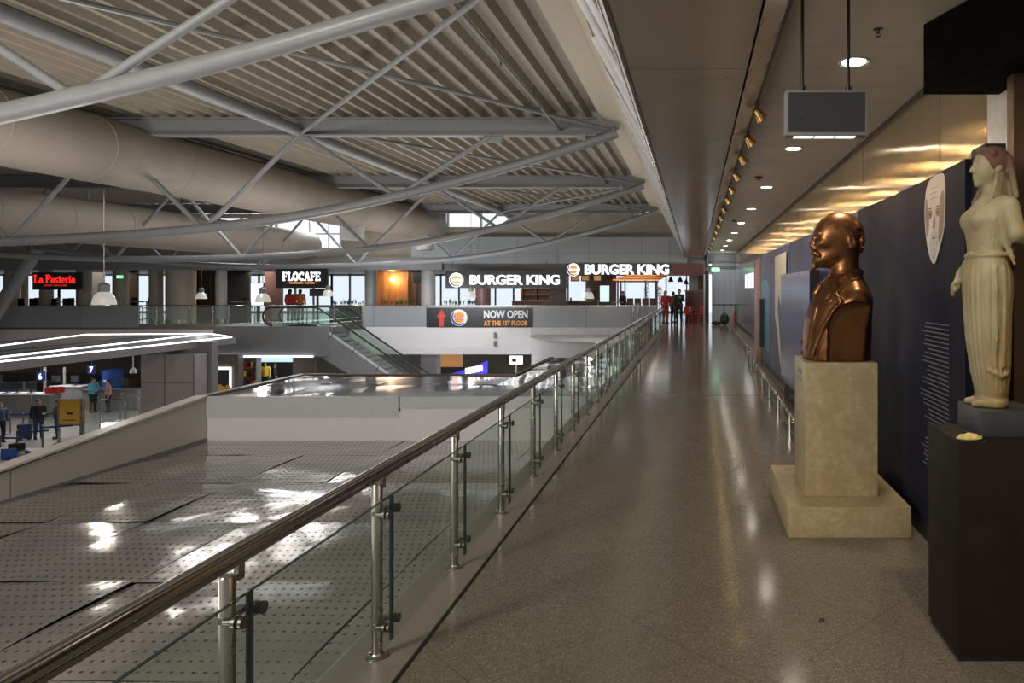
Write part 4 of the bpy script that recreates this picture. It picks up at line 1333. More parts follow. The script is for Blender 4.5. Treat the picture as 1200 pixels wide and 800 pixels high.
# ================================================================== balustrades of the far gallery
def solid_rail(x0, x1, label, joints, y=36.98):
    t = thing('balustrade', label, 'balustrade', (x0, y, 0), group='grey panel balustrades')
    w = x1 - x0; js = [0] + [j - x0 for j in joints] + [w]
    for a, b in zip(js, js[1:]):
        MB().box(a + .012, b - .012, 0, .05, -.2, .90).build('cladding_sheet', 'panel_grey', t, smooth=False)
    MB().box(0, w, .01, .1, .90, .955).build('top_rail', 'steel', t, smooth=False)
    MB().box(0, w, .045, .08, -.2, .9).build('backing', 'charcoal', t, smooth=False)
    return t
solid_rail(PX(-260, 37), PX(163, 37), 'grey sheet balustrade below the red restaurant sign', [PX(v, 37) for v in (-120, -30, 38, 95, 147)])
solid_rail(PX(425, 37), PX(500, 37), 'pale grey sheet balustrade between the escalator and the open banner', [PX(438, 37)])
bal = solid_rail(PX(500, 37), PX(770, 37), 'grey sheet balustrade behind the open banner up to the walkway', [PX(v, 37) for v in (560, 624, 687, 740)])

t = thing('balustrade', 'clear glass balustrade by the escalator landing below the serif cafe sign', 'balustrade', (PX(163, 37), 36.98, 0), group='glass balustrades')
px = [163, 184, 222, 250, 268, 299, 330, 360, 392, 425]
for i, v in enumerate(px):
    x = PX(v, 37) - t.location.x
    MB().cyl((x, 0, -.1), (x, 0, .93), .035, n=10).build('post', 'steel', t)
    if i < len(px) - 1:
        x2 = PX(px[i + 1], 37) - t.location.x
        MB().box(x + .05, x2 - .05, -.01, .01, -.05, .86).build('glass_panel', 'glass', t, smooth=False)
MB().tube([(0, 0, .94), (PX(425, 37) - t.location.x, 0, .94)], .04, 10).build('handrail', 'chrome', t)

# banner on the balustrade
def logo(t, cx, cz, r, y, lit=True, parent=None):
    """Round white disc with bun halves, red words and a blue crescent."""
    w, o, rd, bl = ('text_white', 'lit_orange', 'lit_logo_red', 'lit_logo_blue') if lit else ('paint_white', 'paint_orange', 'paint_red', 'blue')
    disc = [(cx + r * math.cos(2 * PI * i / 36), cz + r * math.sin(2 * PI * i / 36)) for i in range(36)]
    d = MB().prism(disc, 'y', y - .03, y).build('round_disc', w, t, world=True, smooth=False)
    yy = y - .034
    def add(name, poly, m):
        b = MB().prism(poly, 'y', yy - .006, yy).build(name, m, d, smooth=False); b.location = -t.location
    def cap_(s):
        top = [(cx + .60 * r * math.cos(a), cz + s * r * (.22 + .42 * math.sin(a))) for a in np.linspace(0, PI, 16)]
        return top
    add('upper_bun', cap_(1), o); add('lower_bun', cap_(-1), o)
    out = [(cx + .93 * r * math.cos(a), cz + .93 * r * math.sin(a)) for a in np.linspace(.75 * PI, 1.72 * PI, 20)]
    inn = [(cx + .09 * r + .80 * r * math.cos(a), cz + .07 * r + .80 * r * math.sin(a)) for a in np.linspace(1.68 * PI, .8 * PI, 20)]
    add('blue_crescent', out + inn, bl)
    for s, z0, z1 in (('BURGER', .02, .26), ('KING', -.26, -.02)):
        k = .62 if s == 'BURGER' else .46
        o_ = put_text('logo_word', s, rd, d, cx - k * r - t.location.x, cx + k * r - t.location.x, cz + z0 * r - t.location.z, cz + z1 * r - t.location.z, yy - t.location.y - .001, .012, .03)
yb = 36.93
bx0, bx1, bz0, bz1 = PX(500, yb), PX(624, yb), PZ(383.5, yb), PZ(360.5, yb)
t = thing('banner', 'dark banner saying NOW OPEN with a red up arrow on the balustrade', 'banner', (bx0, yb, bz0))
MB().box(bx0, bx1, yb - .0, yb + .03, bz0, bz1).build('board', 'sign_black', t, world=True, smooth=False)
ax, az0, az1 = PX(517.5, yb), PZ(382.5, yb), PZ(362.5, yb)
MB().prism([(ax - .12, az0), (ax + .12, az0), (ax + .12, az0 + .50), (ax + .24, az0 + .50), (ax, az1), (ax - .24, az0 + .50), (ax - .12, az0 + .50)], 'y', yb - .012, yb).build('red_arrow', 'paint_red', t, world=True, smooth=False)
logo(t, PX(538, yb), PZ(372, yb), .44, yb, lit=False)
put_text('headline', 'NOW OPEN', 'paint_white', t, PX(567, yb) - bx0, PX(618.5, yb) - bx0, PZ(373, yb) - bz0, PZ(363.5, yb) - bz0, -.002, .012, .035)
put_text('subline', 'AT THE 1ST FLOOR', 'paint_orange', t, PX(567, yb) - bx0, PX(618.5, yb) - bx0, PZ(381.5, yb) - bz0, PZ(375.5, yb) - bz0, -.002, .012, .03)

# restaurant signs
ys = 36.6
t = thing('restaurant_sign', 'long dark hanging sign with white lit letters and round logo, lower of the two', 'sign', (PX(522, ys), ys, PZ(338, ys)), group='white lettered restaurant signs')
MB().box(PX(522, ys), PX(664, ys), ys, ys + .15, PZ(337.5, ys), PZ(317, ys)).build('board', 'sign_black', t, world=True, smooth=False)
for v in (530, 640): MB().cyl((PX(v, ys), ys + .08, PZ(317, ys)), (PX(v, ys), ys + .08, 3.4), .02, n=6).build('hanger', 'steel_dark', t, world=True)
logo(t, PX(535, ys), PZ(328, ys), .37, ys - .02)
put_text('letters', 'BURGER KING', 'text_white', t, PX(551, ys) - t.location.x, PX(656, ys) - t.location.x, PZ(333.5, ys) - t.location.z, PZ(322, ys) - t.location.z, -.01, .06, .032)
ys = 37.35
t = thing('restaurant_sign', 'white lit letters and round logo over the restaurant front, upper of the two', 'sign', (PX(664, ys), ys, PZ(323, ys)), group='white lettered restaurant signs')
MB().box(PX(664, ys), PX(786, ys), ys + .1, ys + .2, PZ(322, ys), PZ(309, ys)).build('backing_rail', 'sign_black', t, world=True, smooth=False)
logo(t, PX(672, ys), PZ(316, ys), .34, ys)
put_text('letters', 'BURGER KING', 'text_white', t, PX(685, ys) - t.location.x, PX(784, ys) - t.location.x, PZ(321.5, ys) - t.location.z, PZ(309.5, ys) - t.location.z, .08, .08, .032)

# cafe sign and red pasta restaurant sign
ys = 36.7
t = thing('cafe_sign', 'black cafe sign with white slab serif letters over an orange line', 'sign', (PX(323.5, ys), ys, PZ(337.5, ys)))
MB().box(PX(323.5, ys), PX(384, ys), ys, ys + .12, PZ(337.5, ys), PZ(314.5, ys)).build('board', 'sign_black', t, world=True, smooth=False)
serif_text('letters', 'FLOCAFE', 'text_white', t, PX(331.5, ys) - t.location.x, PX(375.5, ys) - t.location.x, PZ(328.8, ys) - t.location.z, PZ(319, ys) - t.location.z, -.002, .03, .2, .11)
put_text('subline', 'ESPRESSO ROOM', 'lit_orange', t, PX(339.5, ys) - t.location.x, PX(368.5, ys) - t.location.x, PZ(332.6, ys) - t.location.z, PZ(330.2, ys) - t.location.z, -.002, .02, .02)
for a, b in ((335, 338.5), (369.5, 373)): MB().box(PX(a, ys), PX(b, ys), ys - .01, ys, PZ(331.8, ys), PZ(331.3, ys)).build('dash', 'lit_orange', t, world=True, smooth=False)
for v in (330, 378): MB().cyl((PX(v, ys), ys + .06, PZ(314.5, ys)), (PX(v, ys), ys + .06, 3.45), .02, n=6).build('hanger', 'steel_dark', t, world=True)
ys = 36.7
t = thing('restaurant_sign', 'black sign with glowing red serif letters hanging above the grey balustrade', 'sign', (PX(38, ys), ys, PZ(339.5, ys)))
MB().box(PX(38, ys), PX(95, ys), ys, ys + .12, PZ(339.5, ys), PZ(319, ys)).build('board', 'sign_black', t, world=True, smooth=False)
serif_text('letters', 'La Pasteria', 'text_red', t, PX(40, ys) - t.location.x, PX(88, ys) - t.location.x, PZ(331.5, ys) - t.location.z, PZ(322, ys) - t.location.z, -.002, .03, .13, .06)
put_text('subline', 'EATERY TRATTORIA', 'lit_logo_red', t, PX(52, ys) - t.location.x, PX(79, ys) - t.location.x, PZ(335.2, ys) - t.location.z, PZ(333.4, ys) - t.location.z, -.002, .02, .01)
for v in (45, 88): MB().cyl((PX(v, ys), ys + .06, PZ(319, ys)), (PX(v, ys), ys + .06, 3.45), .02, n=6).build('hanger', 'steel_dark', t, world=True)

# exit signs
def exit_sign(x, y, z, w, h, label, hang):
    t = thing('exit_sign', label, 'sign', (x, y, z), group='green exit signs')
    MB().box(-w / 2, w / 2, 0, .06, 0, h).build('box', 'exit_green', t, smooth=False)
    q = MB().prism([(.05 * w, h * .5), (.25 * w, h * .85), (.25 * w, h * .62), (.42 * w, h * .62), (.42 * w, h * .38), (.25 * w, h * .38), (.25 * w, h * .15)], 'y', -.006, 0)
    q.build('arrow', 'text_white', t, smooth=False)
    q = MB().box(-.38 * w, -.16 * w, -.006, 0, h * .15, h * .85); q.build('door_mark', 'text_white', t, smooth=False)
    MB().cyl((0, .03, h), (0, .03, hang - z), .015, n=6).build('hanger', 'steel_dark', t)
exit_sign(PX(140, 37.2), 37.2, PZ(326.2, 37.2), .32, .17, 'small green exit sign between the gallery columns', 2.86)
exit_sign(PX(838.5, 36.6), 36.6, PZ(318.5, 36.6), .42, .22, 'small green exit sign at the end of the walkway', 3.55)
tag(MB().box(PX(824, 36.5), PX(833, 36.5), 36.5, 36.56, PZ(317.5, 36.5), PZ(313.5, 36.5)).build('direction_sign', 'charcoal'), 'small dark direction sign beside the green exit sign', 'sign')
tag(MB().cyl((PX(828.5, 36.7), 36.7, 0), (PX(828.5, 36.7), 36.7, 3.5), .10, n=14).build('pillar', 'black'), 'thin dark pillar at the end of the walkway', 'pillar')
tag(MB().cyl((PX(825.5, 37.3), 37.3, 0), (PX(825.5, 37.3), 37.3, 2.6), .055, n=14).build('white_pole', 'light_grey'), 'slim pale pole beside the dark pillar', 'pole')
t = thing('end_rail', 'dark waist-high rail across the end of the walkway', 'rail', (.9, 36.9, 0))
MB().tube([(0, 0, 1.0), (1.25, 0, 1.0)], .03, 8).build('bar', 'black', t)
for x in (.02, .6, 1.2): MB().cyl((x, 0, 0), (x, 0, 1.0), .025, n=8).build('post', 'black', t)

# ================================================================== gallery columns and shops
cl = [('cream', 92, 106, .0), ('cream', 134, 149, .0), ('cream', 176, 190, .0), ('cream', 197, 227, -.2), ('light_grey', 254, 265, .0), ('panel_grey', 428, 441, .0), ('light_grey', 494, 510, -.3), ('cream', 48, 61, .5), ('cream', 8, 22, .3)]
cname = ['beside the red sign', 'beside the green exit sign', 'between exit sign and wide column', 'widest of all', 'just past the wide column', 'beside the orange room', 'between orange room and lower white-lettered sign', 'behind the red sign', 'near the slanting strut']
for (m, a, b, dd), nm in zip(cl, cname):
    y = 39 + dd; r = (PX(b, y) - PX(a, y)) / 2; x = (PX(a, y) + PX(b, y)) / 2
    t = thing('gallery_column', 'round pale gallery column, ' + nm, 'column', (x, y, 0), group='gallery columns')
    MB().lathe([(0, 0), (r, 0), (r, 2.9), (0, 2.9)], n=24).build('shaft', m, t)
    MB().lathe([(r, 0), (r + .02, 0), (r + .02, .15), (r, .16)], n=24).build('base_band', 'steel', t)

# wall partitions of the shops
def part_wall(a, b, y, m, name, z1=2.95, th=.2, z0=0):
    return struct(name, MB().box(PX(a, y), PX(b, y), y, y + th, z0, z1), m)
part_wall(228, 254, 41, 'wood_dark', 'wall_shop_shelf')
part_wall(266, 292, 46, 'charcoal', 'wall_shop_counter', 2.95)
part_wall(310, 330, 44, 'pinkish', 'wall_shop_cafe')
part_wall(441, 478, 46, 'wood', 'wall_room_orange')
part_wall(478, 494, 46.2, 'wood_dark', 'wall_room_dark')
part_wall(150, 160, 45, 'wood_dark', 'wall_trattoria')
part_wall(108, 120, 45, 'grey', 'wall_trattoria_end')
part_wall(20, 30, 45, 'grey', 'wall_trattoria_side')
part_wall(610, 642, 48, 'wood', 'wall_kitchen', 1.8)
part_wall(644, 663, 41.5, 'wood_dark', 'wall_menu', 2.4)
part_wall(808, 818, 42, 'cream', 'wall_restaurant_end')
part_wall(818, 828, 41.8, 'wood_dark', 'wall_restaurant_side')
# round wood-clad pillar
tag(MB().lathe([(0, 0), (.42, 0), (.42, 2.7), (0, 2.7)], n=24).build('clad_pillar', 'pinkish', origin=(0, 0, 0)), 'round reddish clad pillar below the lower white-lettered sign', 'pillar').location = (PX(566, 39.5), 39.5, 0)

# shelves with stock in the dark shop
t = thing('wall_shelf', 'dark shelf unit with bottles behind the wide column', 'shelf', (PX(229, 40.7), 40.7, 0))
W_ = PX(252, 40.7) - PX(229, 40.7)
for z in (.9, 1.35, 1.8, 2.25): MB().box(0, W_, 0, .25, z, z + .04).build('board', 'wood_dark', t, smooth=False)
for x in (0, W_): MB().box(x - .02, x + .02, 0, .25, 0, 2.6).build('side_panel', 'wood_dark', t, smooth=False)
bt = None; rnd = random.Random(2)
for z in (1.39, 1.84, 2.29):
    for k in range(5):
        x = PX(229, 40.7) + .12 + k * W_ / 5.2
        if bt is None:
            bt = tag(MB().lathe([(0, 0), (.04, 0), (.04, .19), (.015, .25), (.015, .31), (0, .31)], n=10).build('bottle', 'greencloth'), 'dark bottle standing on the shelf unit behind the wide column', 'bottle', 'shelf bottles'); bt.location = (x, 40.82, z)
        else:
            c = bt.copy(); COL.objects.link(c); c.location = (x, 40.82, z)
# bright screens
def screen(a, b, c, d, y, m, label, name='display_screen', foot=0):
    t = thing(name, label, 'screen', (PX(a, y), y, foot))
    MB().box(PX(a, y), PX(b, y), y + .01, y + .1, PZ(d, y), PZ(c, y)).build('case', 'charcoal', t, world=True, smooth=False)
    MB().box(PX(a, y) + .03, PX(b, y) - .03, y, y + .011, PZ(d, y) + .03, PZ(c, y) - .03).build('panel', m, t, world=True, smooth=False)
    if PZ(d, y) > foot + .03: MB().box((PX(a, y) + PX(b, y)) / 2 - .06, (PX(a, y) + PX(b, y)) / 2 + .06, y + .03, y + .09, foot, PZ(d, y)).build('stand', 'charcoal', t, world=True, smooth=False)
    return t
screen(293.5, 309, 331, 359, 43, 'lamp_white', 'tall bright white screen before the cafe')
screen(362.5, 380.5, 338.5, 347, 40, 'sign_black', 'small dark menu board under the serif cafe sign', 'menu_board')
screen(702.5, 714.5, 334, 354, 38.6, 'screen_cyan', 'pale order screen on a stand before the restaurant', 'order_kiosk')
screen(484, 494, 318, 332, 45, 'sign_black', 'black wall screen beside the orange room', 'wall_screen')

# planters with plants along the balustrade
def planter(a, b, y, label, h=.95):
    t = thing('planter', label, 'planter', (PX(a, y), y, 0), group='planters along the gallery edge')
    w = PX(b, y) - PX(a, y)
    MB().box(0, w, 0, .35, 0, h, .01).build('trough', 'charcoal', t, smooth=False)
    rnd = random.Random(int(a)); mb = MB()
    for k in range(int(w * 26)):
        p = Vector((rnd.uniform(.05, w - .05), rnd.uniform(.05, .3), h - .02)); hh = rnd.uniform(.18, .42); az = rnd.uniform(0, 2 * PI); ln = rnd.uniform(.04, .14)
        q = p + Vector((math.cos(az) * ln, math.sin(az) * ln, hh)); s = Vector((-math.sin(az), math.cos(az), 0)) * .03; m_ = (p + q) / 2 + Vector((0, 0, .04))
        mb.raw([p, m_ + s, q, m_ - s], [(0, 1, 2, 3)])
    o = mb.build('foliage', 'green', t, smooth=False); o['kind'] = 'stuff'
planter(386, 426, 37.7, 'dark planter of green plants beside the serif cafe sign')
planter(443, 492, 37.7, 'dark planter of green plants before the orange room')
planter(514, 556, 37.7, 'dark planter of green plants below the round logo')
planter(268, 290, 39.0, 'dark planter of tall plants near the bright white screen', 1.1)

# dining furniture on the gallery: high chairs and tables
hc = None
def high_chair(x, y, rz, label, group):
    global hc
    if hc is None:
        t = thing('high_chair', label, 'chair', (x, y, 0), rz, group)
        MB().box(-.2, .2, -.2, .2, .68, .73, .012).build('seat', 'black_sat', t)
        MB().box(-.2, .2, .17, .21, .80, 1.30, .012).build('backrest', 'black_sat', t)
        for sx in (-1, 1):
            MB().cyl((sx * .2, -.2, 0), (sx * .17, -.17, .69), .016, n=8).build('leg', 'black', t)
            MB().tube([(sx * .2, .22, 0), (sx * .17, .17, .69), (sx * .17, .2, 1.1)], .016, 8).build('leg', 'black', t)
        hc = t
        return t
    return dup(hc, (x, y, 0), rz, label, group)
ht = None
def high_table(x, y, label, group='round high tables'):
    global ht
    if ht is None:
        t = thing('high_table', label, 'table', (x, y, 0), 0, group)
        MB().lathe([(0, 1.04), (.36, 1.04), (.36, 1.08), (0, 1.08)], n=20).build('tabletop', 'wood', t)
        MB().cyl((0, 0, .03), (0, 0, 1.04), .04, n=10).build('stem', 'black', t)
        MB().lathe([(0, 0), (.25, 0), (.24, .03), (0, .03)], n=18).build('base', 'black', t)
        ht = t; return t
    return dup(ht, (x, y, 0), None, label, group)
rnd = random.Random(4)
spots = [(2, 41, 'near the slanting strut'), (28, 42, 'left of the red sign'), (66, 41, 'under the red sign'), (84, 43, 'under the end of the red sign'), (116, 41.5, 'behind the big pendant lamp'), (160, 41, 'beside the exit sign column'), (172, 43, 'before the bright window'), (278, 43, 'behind the tall plants')]
for px_, y, w in spots:
    x = PX(px_, y)
    high_table(x, y, 'round high wooden table on the gallery, ' + w.replace('left of', 'next to'))
    for k, (dx, dy, rz) in enumerate(((-.6, .0, PI / 2), (.6, .1, -PI / 2))):
        high_chair(x + dx, y + dy, rz + rnd.uniform(-.3, .3), 'black high chair at the round gallery table ' + w.replace('left of', 'next to'), 'black high chairs on the gallery')

k = 0
for px_ in list(range(3, 190, 13)) + []:
    y = 39.3 + rnd.random() * .3
    if any(abs(px_ - c) < 12 for c in (15, 55, 99, 142, 162, 183)): continue
    k += 1
    high_chair(PX(px_, y), y, PI + rnd.uniform(-.4, .4), 'black high chair along the grey balustrade, %s from the slanting strut' % ORD[k - 1], 'black high chairs along the balustrade')
for k, (px_, y) in enumerate(((668, 43), (684, 42), (724, 39.5))):
    high_table(PX(px_, y), y, 'round high wooden table in the restaurant, %s from the serving counter' % ORD[k], 'restaurant high tables')
    high_chair(PX(px_, y) - .6, y + .1, PI / 2, 'black high chair at the restaurant table, %s from the serving counter' % ORD[k], 'restaurant high chairs')
# restaurant: pergola with glowing slats, red seats, counter
t = thing('pergola', 'timber pergola with glowing orange slats inside the restaurant', 'pergola', (PX(748, 44), 44, 0))
x0, x1 = PX(724, 44) - t.location.x, PX(768, 44) - t.location.x
for x in (x0, x1):
    for y in (0, 1.8): MB().box(x - .05, x + .05, y - .05, y + .05, 0, 2.36).build('post', 'wood_dark', t, smooth=False)
for z in (2.24,): MB().box(x0 - .2, x1 + .2, -.08, .08, z, z + .10).build('front_beam', 'wood_dark', t, smooth=False)
for k in range(9):
    y = -.3 + k * .26
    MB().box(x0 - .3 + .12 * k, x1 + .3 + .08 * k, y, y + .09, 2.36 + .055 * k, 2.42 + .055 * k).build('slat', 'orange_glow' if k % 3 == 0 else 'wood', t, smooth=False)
sofa = None
for k, v in enumerate((738, 747, 756, 765)):
    y = 41; x = PX(v, y)
    lb = 'red upholstered booth seat under the pergola, %s from the order screen' % ORD[k]
    if sofa is None:
        t = thing('booth_seat', lb, 'seat', (x, y, 0), group='red booth seats')
        MB().box(-.19, .19, -.4, .2, .2, .48, .03).build('seat', 'red', t)
        MB().box(-.19, .19, .2, .32, .2, 1.28, .03).build('backrest', 'maroon', t)
        MB().box(-.18, .18, -.36, .28, 0, .2).build('base', 'black', t, smooth=False)
        sofa = t
    else: dup(sofa, (x, y, 0), None, lb)
t = thing('serving_counter', 'dark wood serving counter behind the order screen', 'counter', (PX(600, 45), 45, 0))
MB().box(0, PX(700, 45) - PX(600, 45), 0, .7, 0, 1.02).build('front', 'wood_dark', t, smooth=False)
MB().box(-.05, PX(700, 45) - PX(600, 45) + .05, -.08, .75, 1.02, 1.08).build('worktop', 'grey', t, smooth=False)
t = thing('bar_partition', 'dark red partition with timber cap at the restaurant end', 'partition', (PX(803, 40), 40, 0))
MB().box(0, PX(827, 40) - PX(803, 40), 0, .15, 0, 1.68).build('panel', 'maroon', t, smooth=False)
MB().box(-.03, PX(827, 40) - PX(803, 40), -.04, .19, 1.68, 1.76).build('cap_rail', 'wood', t, smooth=False)
def potted_tree(px_, y, h, label):
    t = thing('potted_tree', label, 'plant', (PX(px_, y), y, 0), group='potted trees in the restaurant')
    MB().lathe([(0, 0), (.16, 0), (.22, .45), (.2, .45), (.18, .40), (0, .40)], n=16).build('pot', 'charcoal', t)
    MB().cyl((0, 0, .4), (0, 0, h * .75), .025, n=6).build('trunk', 'wood_dark', t)
    rnd = random.Random(int(px_)); mb = MB()
    for k in range(260):
        u = rnd.random(); a = rnd.uniform(0, 2 * PI); z = .75 + (h - .75) * u; r = .34 * (1 - u) ** .8 * math.sqrt(rnd.random()) + .02
        p = Vector((r * math.cos(a), r * math.sin(a), z)); q = p + Vector((math.cos(a) * .1, math.sin(a) * .1, .05)); s_ = Vector((-math.sin(a), math.cos(a), 0)) * .03
        mb.raw([p, (p + q) / 2 + s_, q, (p + q) / 2 - s_], [(0, 1, 2, 3)])
    o = mb.build('foliage', 'green', t, smooth=False); o['kind'] = 'stuff'
potted_tree(773, 39.5, 1.95, 'small dark conical potted tree beside the standing people')
potted_tree(758, 47, 2.2, 'dark conical potted tree behind the pergola')
potted_tree(697, 41, 1.75, 'leafy potted tree next to the order screen')
mb_ = None
for k, v in enumerate((674, 686, 700)):
    lb = 'dark menu board hanging over the counter, %s from the dark wood menu wall' % ORD[k]
    if mb_ is None:
        t = thing('hanging_menu', lb, 'menu board', (PX(v, 42), 42, 2.28), group='hanging menu boards')
        MB().box(-.26, .26, 0, .06, 0, .42).build('board', 'sign_black', t, smooth=False); MB().box(-.2, .2, -.006, 0, .06, .34).build('picture', 'orange_wall', t, smooth=False)
        for x in (-.2, .2): MB().cyl((x, .03, .42), (x, .03, .67), .008, n=6).build('hanger', 'black', t)
        mb_ = t
    else: dup(mb_, (PX(v, 42), 42, 2.28), label=lb)
t = thing('bar_shelving', 'tall timber shelving with dark backs beside the restaurant menu wall', 'shelf', (PX(612, 47), 47, 0))
W_ = PX(644, 47) - PX(612, 47)
for z in (.4, .9, 1.4, 1.85): MB().box(0, W_, 0, .35, z, z + .05).build('board', 'wood', t, smooth=False)
for x in (0, W_ / 2, W_): MB().box(x - .03, x + .03, 0, .35, 0, 1.95).build('side_panel', 'wood_dark', t, smooth=False)
MB().box(0, W_, .33, .36, 0, 1.9).build('back_panel', 'wood_dark', t, smooth=False)
struct('wall_restaurant_timber', MB().box(PX(688, 49), PX(722, 49), 49, 49.2, 0, 2.95), 'wood_dark')
# small dark pendants by the windows
pl = None
for v, y, z, w in ((786, 42, 2.25, 'with a square shade near the pergola'), (797, 42.5, 2.25, 'in the middle of the bright window'), (804, 43, 2.1, 'close to the pale end wall')):
    lb = 'small dark pendant lamp ' + w
    if pl is None:
        t = thing('small_pendant', lb, 'lamp', (PX(v, y), y, z), group='small dark pendants')
        MB().lathe([(.02, .32), (.06, .28), (.17, .03), (.17, 0), (.15, 0), (.05, .26)], n=16).build('shade', 'black', t)
        MB().cyl((0, 0, .3), (0, 0, 2.95 - z), .012, n=6).build('cord', 'black', t)
        pl = t
    else: dup(pl, (PX(v, y), y, z), None, lb)
# dining stools in red near the walkway end
rs = None
for k, (x, y) in enumerate(((PX(806, 37.6), 37.6), (PX(812, 38.2), 38.2), (PX(813, 39.2), 39.2), (PX(823, 38.6), 38.6))):
    lb = 'red metal chair by the dark red partition, %s from the standing people' % ORD[k]
    if rs is None:
        t = thing('red_chair', lb, 'chair', (x, y, 0), .3, 'red metal chairs')
        MB().box(-.19, .19, -.19, .19, .44, .47, .01).build('seat', 'red', t)
        MB().prism([(-.19, .5), (.19, .5), (.16, .86), (-.16, .86)], 'y', .17, .19).build('backrest', 'red', t, smooth=False)
        for sx in (-1, 1):
            for sy_ in (-1, 1): MB().cyl((sx * .21, sy_ * .21, 0), (sx * .16, sy_ * .16, .45), .016, n=8).build('leg', 'red', t)
        rs = t
    else: dup(rs, (x, y, 0), .3 + k, lb)
t = thing('cafe_table', 'small dark table among the red chairs', 'table', (PX(813, 37.2), 37.2 - .1, 0))
MB().box(-.28, .28, -.28, .28, .71, .74, .01).build('tabletop', 'wood_dark', t); MB().cyl((0, 0, .02), (0, 0, .71), .03, n=10).build('stem', 'black', t); MB().lathe([(0, 0), (.22, 0), (.22, .02), (0, .02)], n=16).build('base', 'black', t)
# glow in the orange room
t = thing('wall_lamp', 'warm globe lamp glowing on the orange timber wall', 'lamp', (PX(460, 45.9), 45.85, 2.45))
MB().ell((0, 0, 0), (.12, .12, .12), 14, 10).build('globe', 'lamp_warm', t); MB().cyl((0, 0, 0), (0, .16, 0), .03, n=8).build('bracket', 'gold', t)

# luggage and extinguisher at the end
t = thing('backpack', 'black bags heaped on the floor at the walkway end', 'bag', (PX(849, 35.5), 35.5, 0))
MB().ell((0, 0, .30), (.24, .2, .30), 14, 10).build('body', 'black', t); MB().ell((.0, -.17, .22), (.16, .08, .16), 12, 8).build('pocket', 'darkcloth', t)
MB().tube([(-.08, .0, .56), (-.05, 0, .66), (.05, 0, .66), (.08, 0, .56)], .014, 6).build('handle', 'black', t)
MB().ell((-.42, .05, .10), (.26, .16, .10), 12, 8).build('side_pouch', 'black', t)
t = thing('fire_extinguisher', 'red fire extinguisher against the grey end wall', 'extinguisher', (PX(861, 37.5), 37.5, 0))
MB().lathe([(0, 0), (.085, 0), (.085, .48), (.05, .55), (.03, .56), (0, .56)], n=16).build('cylinder', 'red', t)
MB().box(-.02, .02, -.06, .03, .56, .62).build('valve', 'black', t, smooth=False); MB().tube([(0, -.05, .6), (.11, -.05, .5), (.12, -.02, .2)], .012, 6).build('hose', 'rubber', t)
# short gate post rail where the walkway railing meets the gallery
t = thing('gate_rail', 'short steel rail hoop where the walkway railing meets the gallery', 'rail', (PX(748, 36.4), 36.4, 0))
MB().tube([(-.25, 0, 0), (-.25, 0, 1.02), (.25, -.0, 1.12), (.25, 0, 0)], .03, 8).build('hoop', 'steel', t); MB().tube([(0, 0, 0), (0, 0, 1.05)], .025, 8).build('post', 'steel', t)

# ================================================================== escalator and landing
struct('slab_landing', MB().box(PX(250, 34.8), PX(384, 34.8), 34.8, 37.0, PZ(417.5, 34.8), -.02), 'panel_grey2')
struct('trim_10', MB().box(PX(252, 34.7), PX(366, 34.7), 34.7, 34.8, PZ(418.5, 34.7), PZ(417, 34.7)), 'led')
ey = 34.9
t = thing('escalator', 'escalator with glass sides descending from the gallery landing', 'escalator', (PX(372, ey), ey, 0))
ex, ew = 0.0, 1.5
sl = math.tan(math.radians(35)); RUN = 4.85 / sl
def pt(x, dz=0): return (x, -sl * max(0, x) + dz)
MB().prism([(-1.8, -.02), (0, -.02), (RUN, -4.82), (RUN, -4.85 + .0), (RUN - 1.3, -4.85), (-.1, -1.42), (-1.8, -1.42)], 'y', 0, ew).build('truss_casing', 'panel_grey2', t, smooth=False)
MB().prism([(0, -.02), (RUN, -4.82), (RUN, -4.70), (0, .10)], 'y', -.03, .02).build('skirt_trim', 'light_grey', t, smooth=False)
for yy in (.06, ew - .06):
    MB().prism([(-2.3, .05), (0, .05), (RUN, -4.75), (RUN, -3.95), (0, .86), (-2.3, .86)], 'y', yy - .008, yy + .008).build('side_glass', 'glass', t, smooth=False)
    arc = [(-2.3 - .46 * math.sin(a), yy, .46 + .45 * math.cos(a)) for a in np.linspace(0, PI, 14)]
    pth = [(RUN, yy, -3.90), (.25, yy, .73), (0, yy, .88), (-.3, yy, .91)] + arc
    MB().tube(pth, .045, 10).build('handrail', 'rubber', t)
mb = MB(); ns = 24
for i in range(ns):
    x = RUN * i / ns
    mb.box(x, x + RUN / ns + .02, .2, ew - .2, -sl * x - .35, -sl * x - .18)
s_ = mb.build('step_band', 'steel_dark', t, smooth=False); s_['kind'] = 'stuff'
for x in (1.1, 2.2, 3.4, 4.6):
    MB().cyl((x - .5, -.04, -sl * x + .05 + .05), (x, -.04, -sl * x + .88), .02, n=6).build('stay_rod', 'steel', t)

# lower fascia fittings on the white slab
for k, z in enumerate((392, 402)):
    t = tag(MB().lathe([(0, 0), (.07, 0), (.07, .30), (0, .30)], n=12).build('wall_light', 'grey', origin=(0, 0, 0)), ['small grey wall light on the white fascia, the higher one', 'small grey wall light on the white fascia, the lower one'][k], 'wall light', 'fascia wall lights')
    t.location = (PX(580, 36.85), 36.85, PZ(z + 4, 36.85))

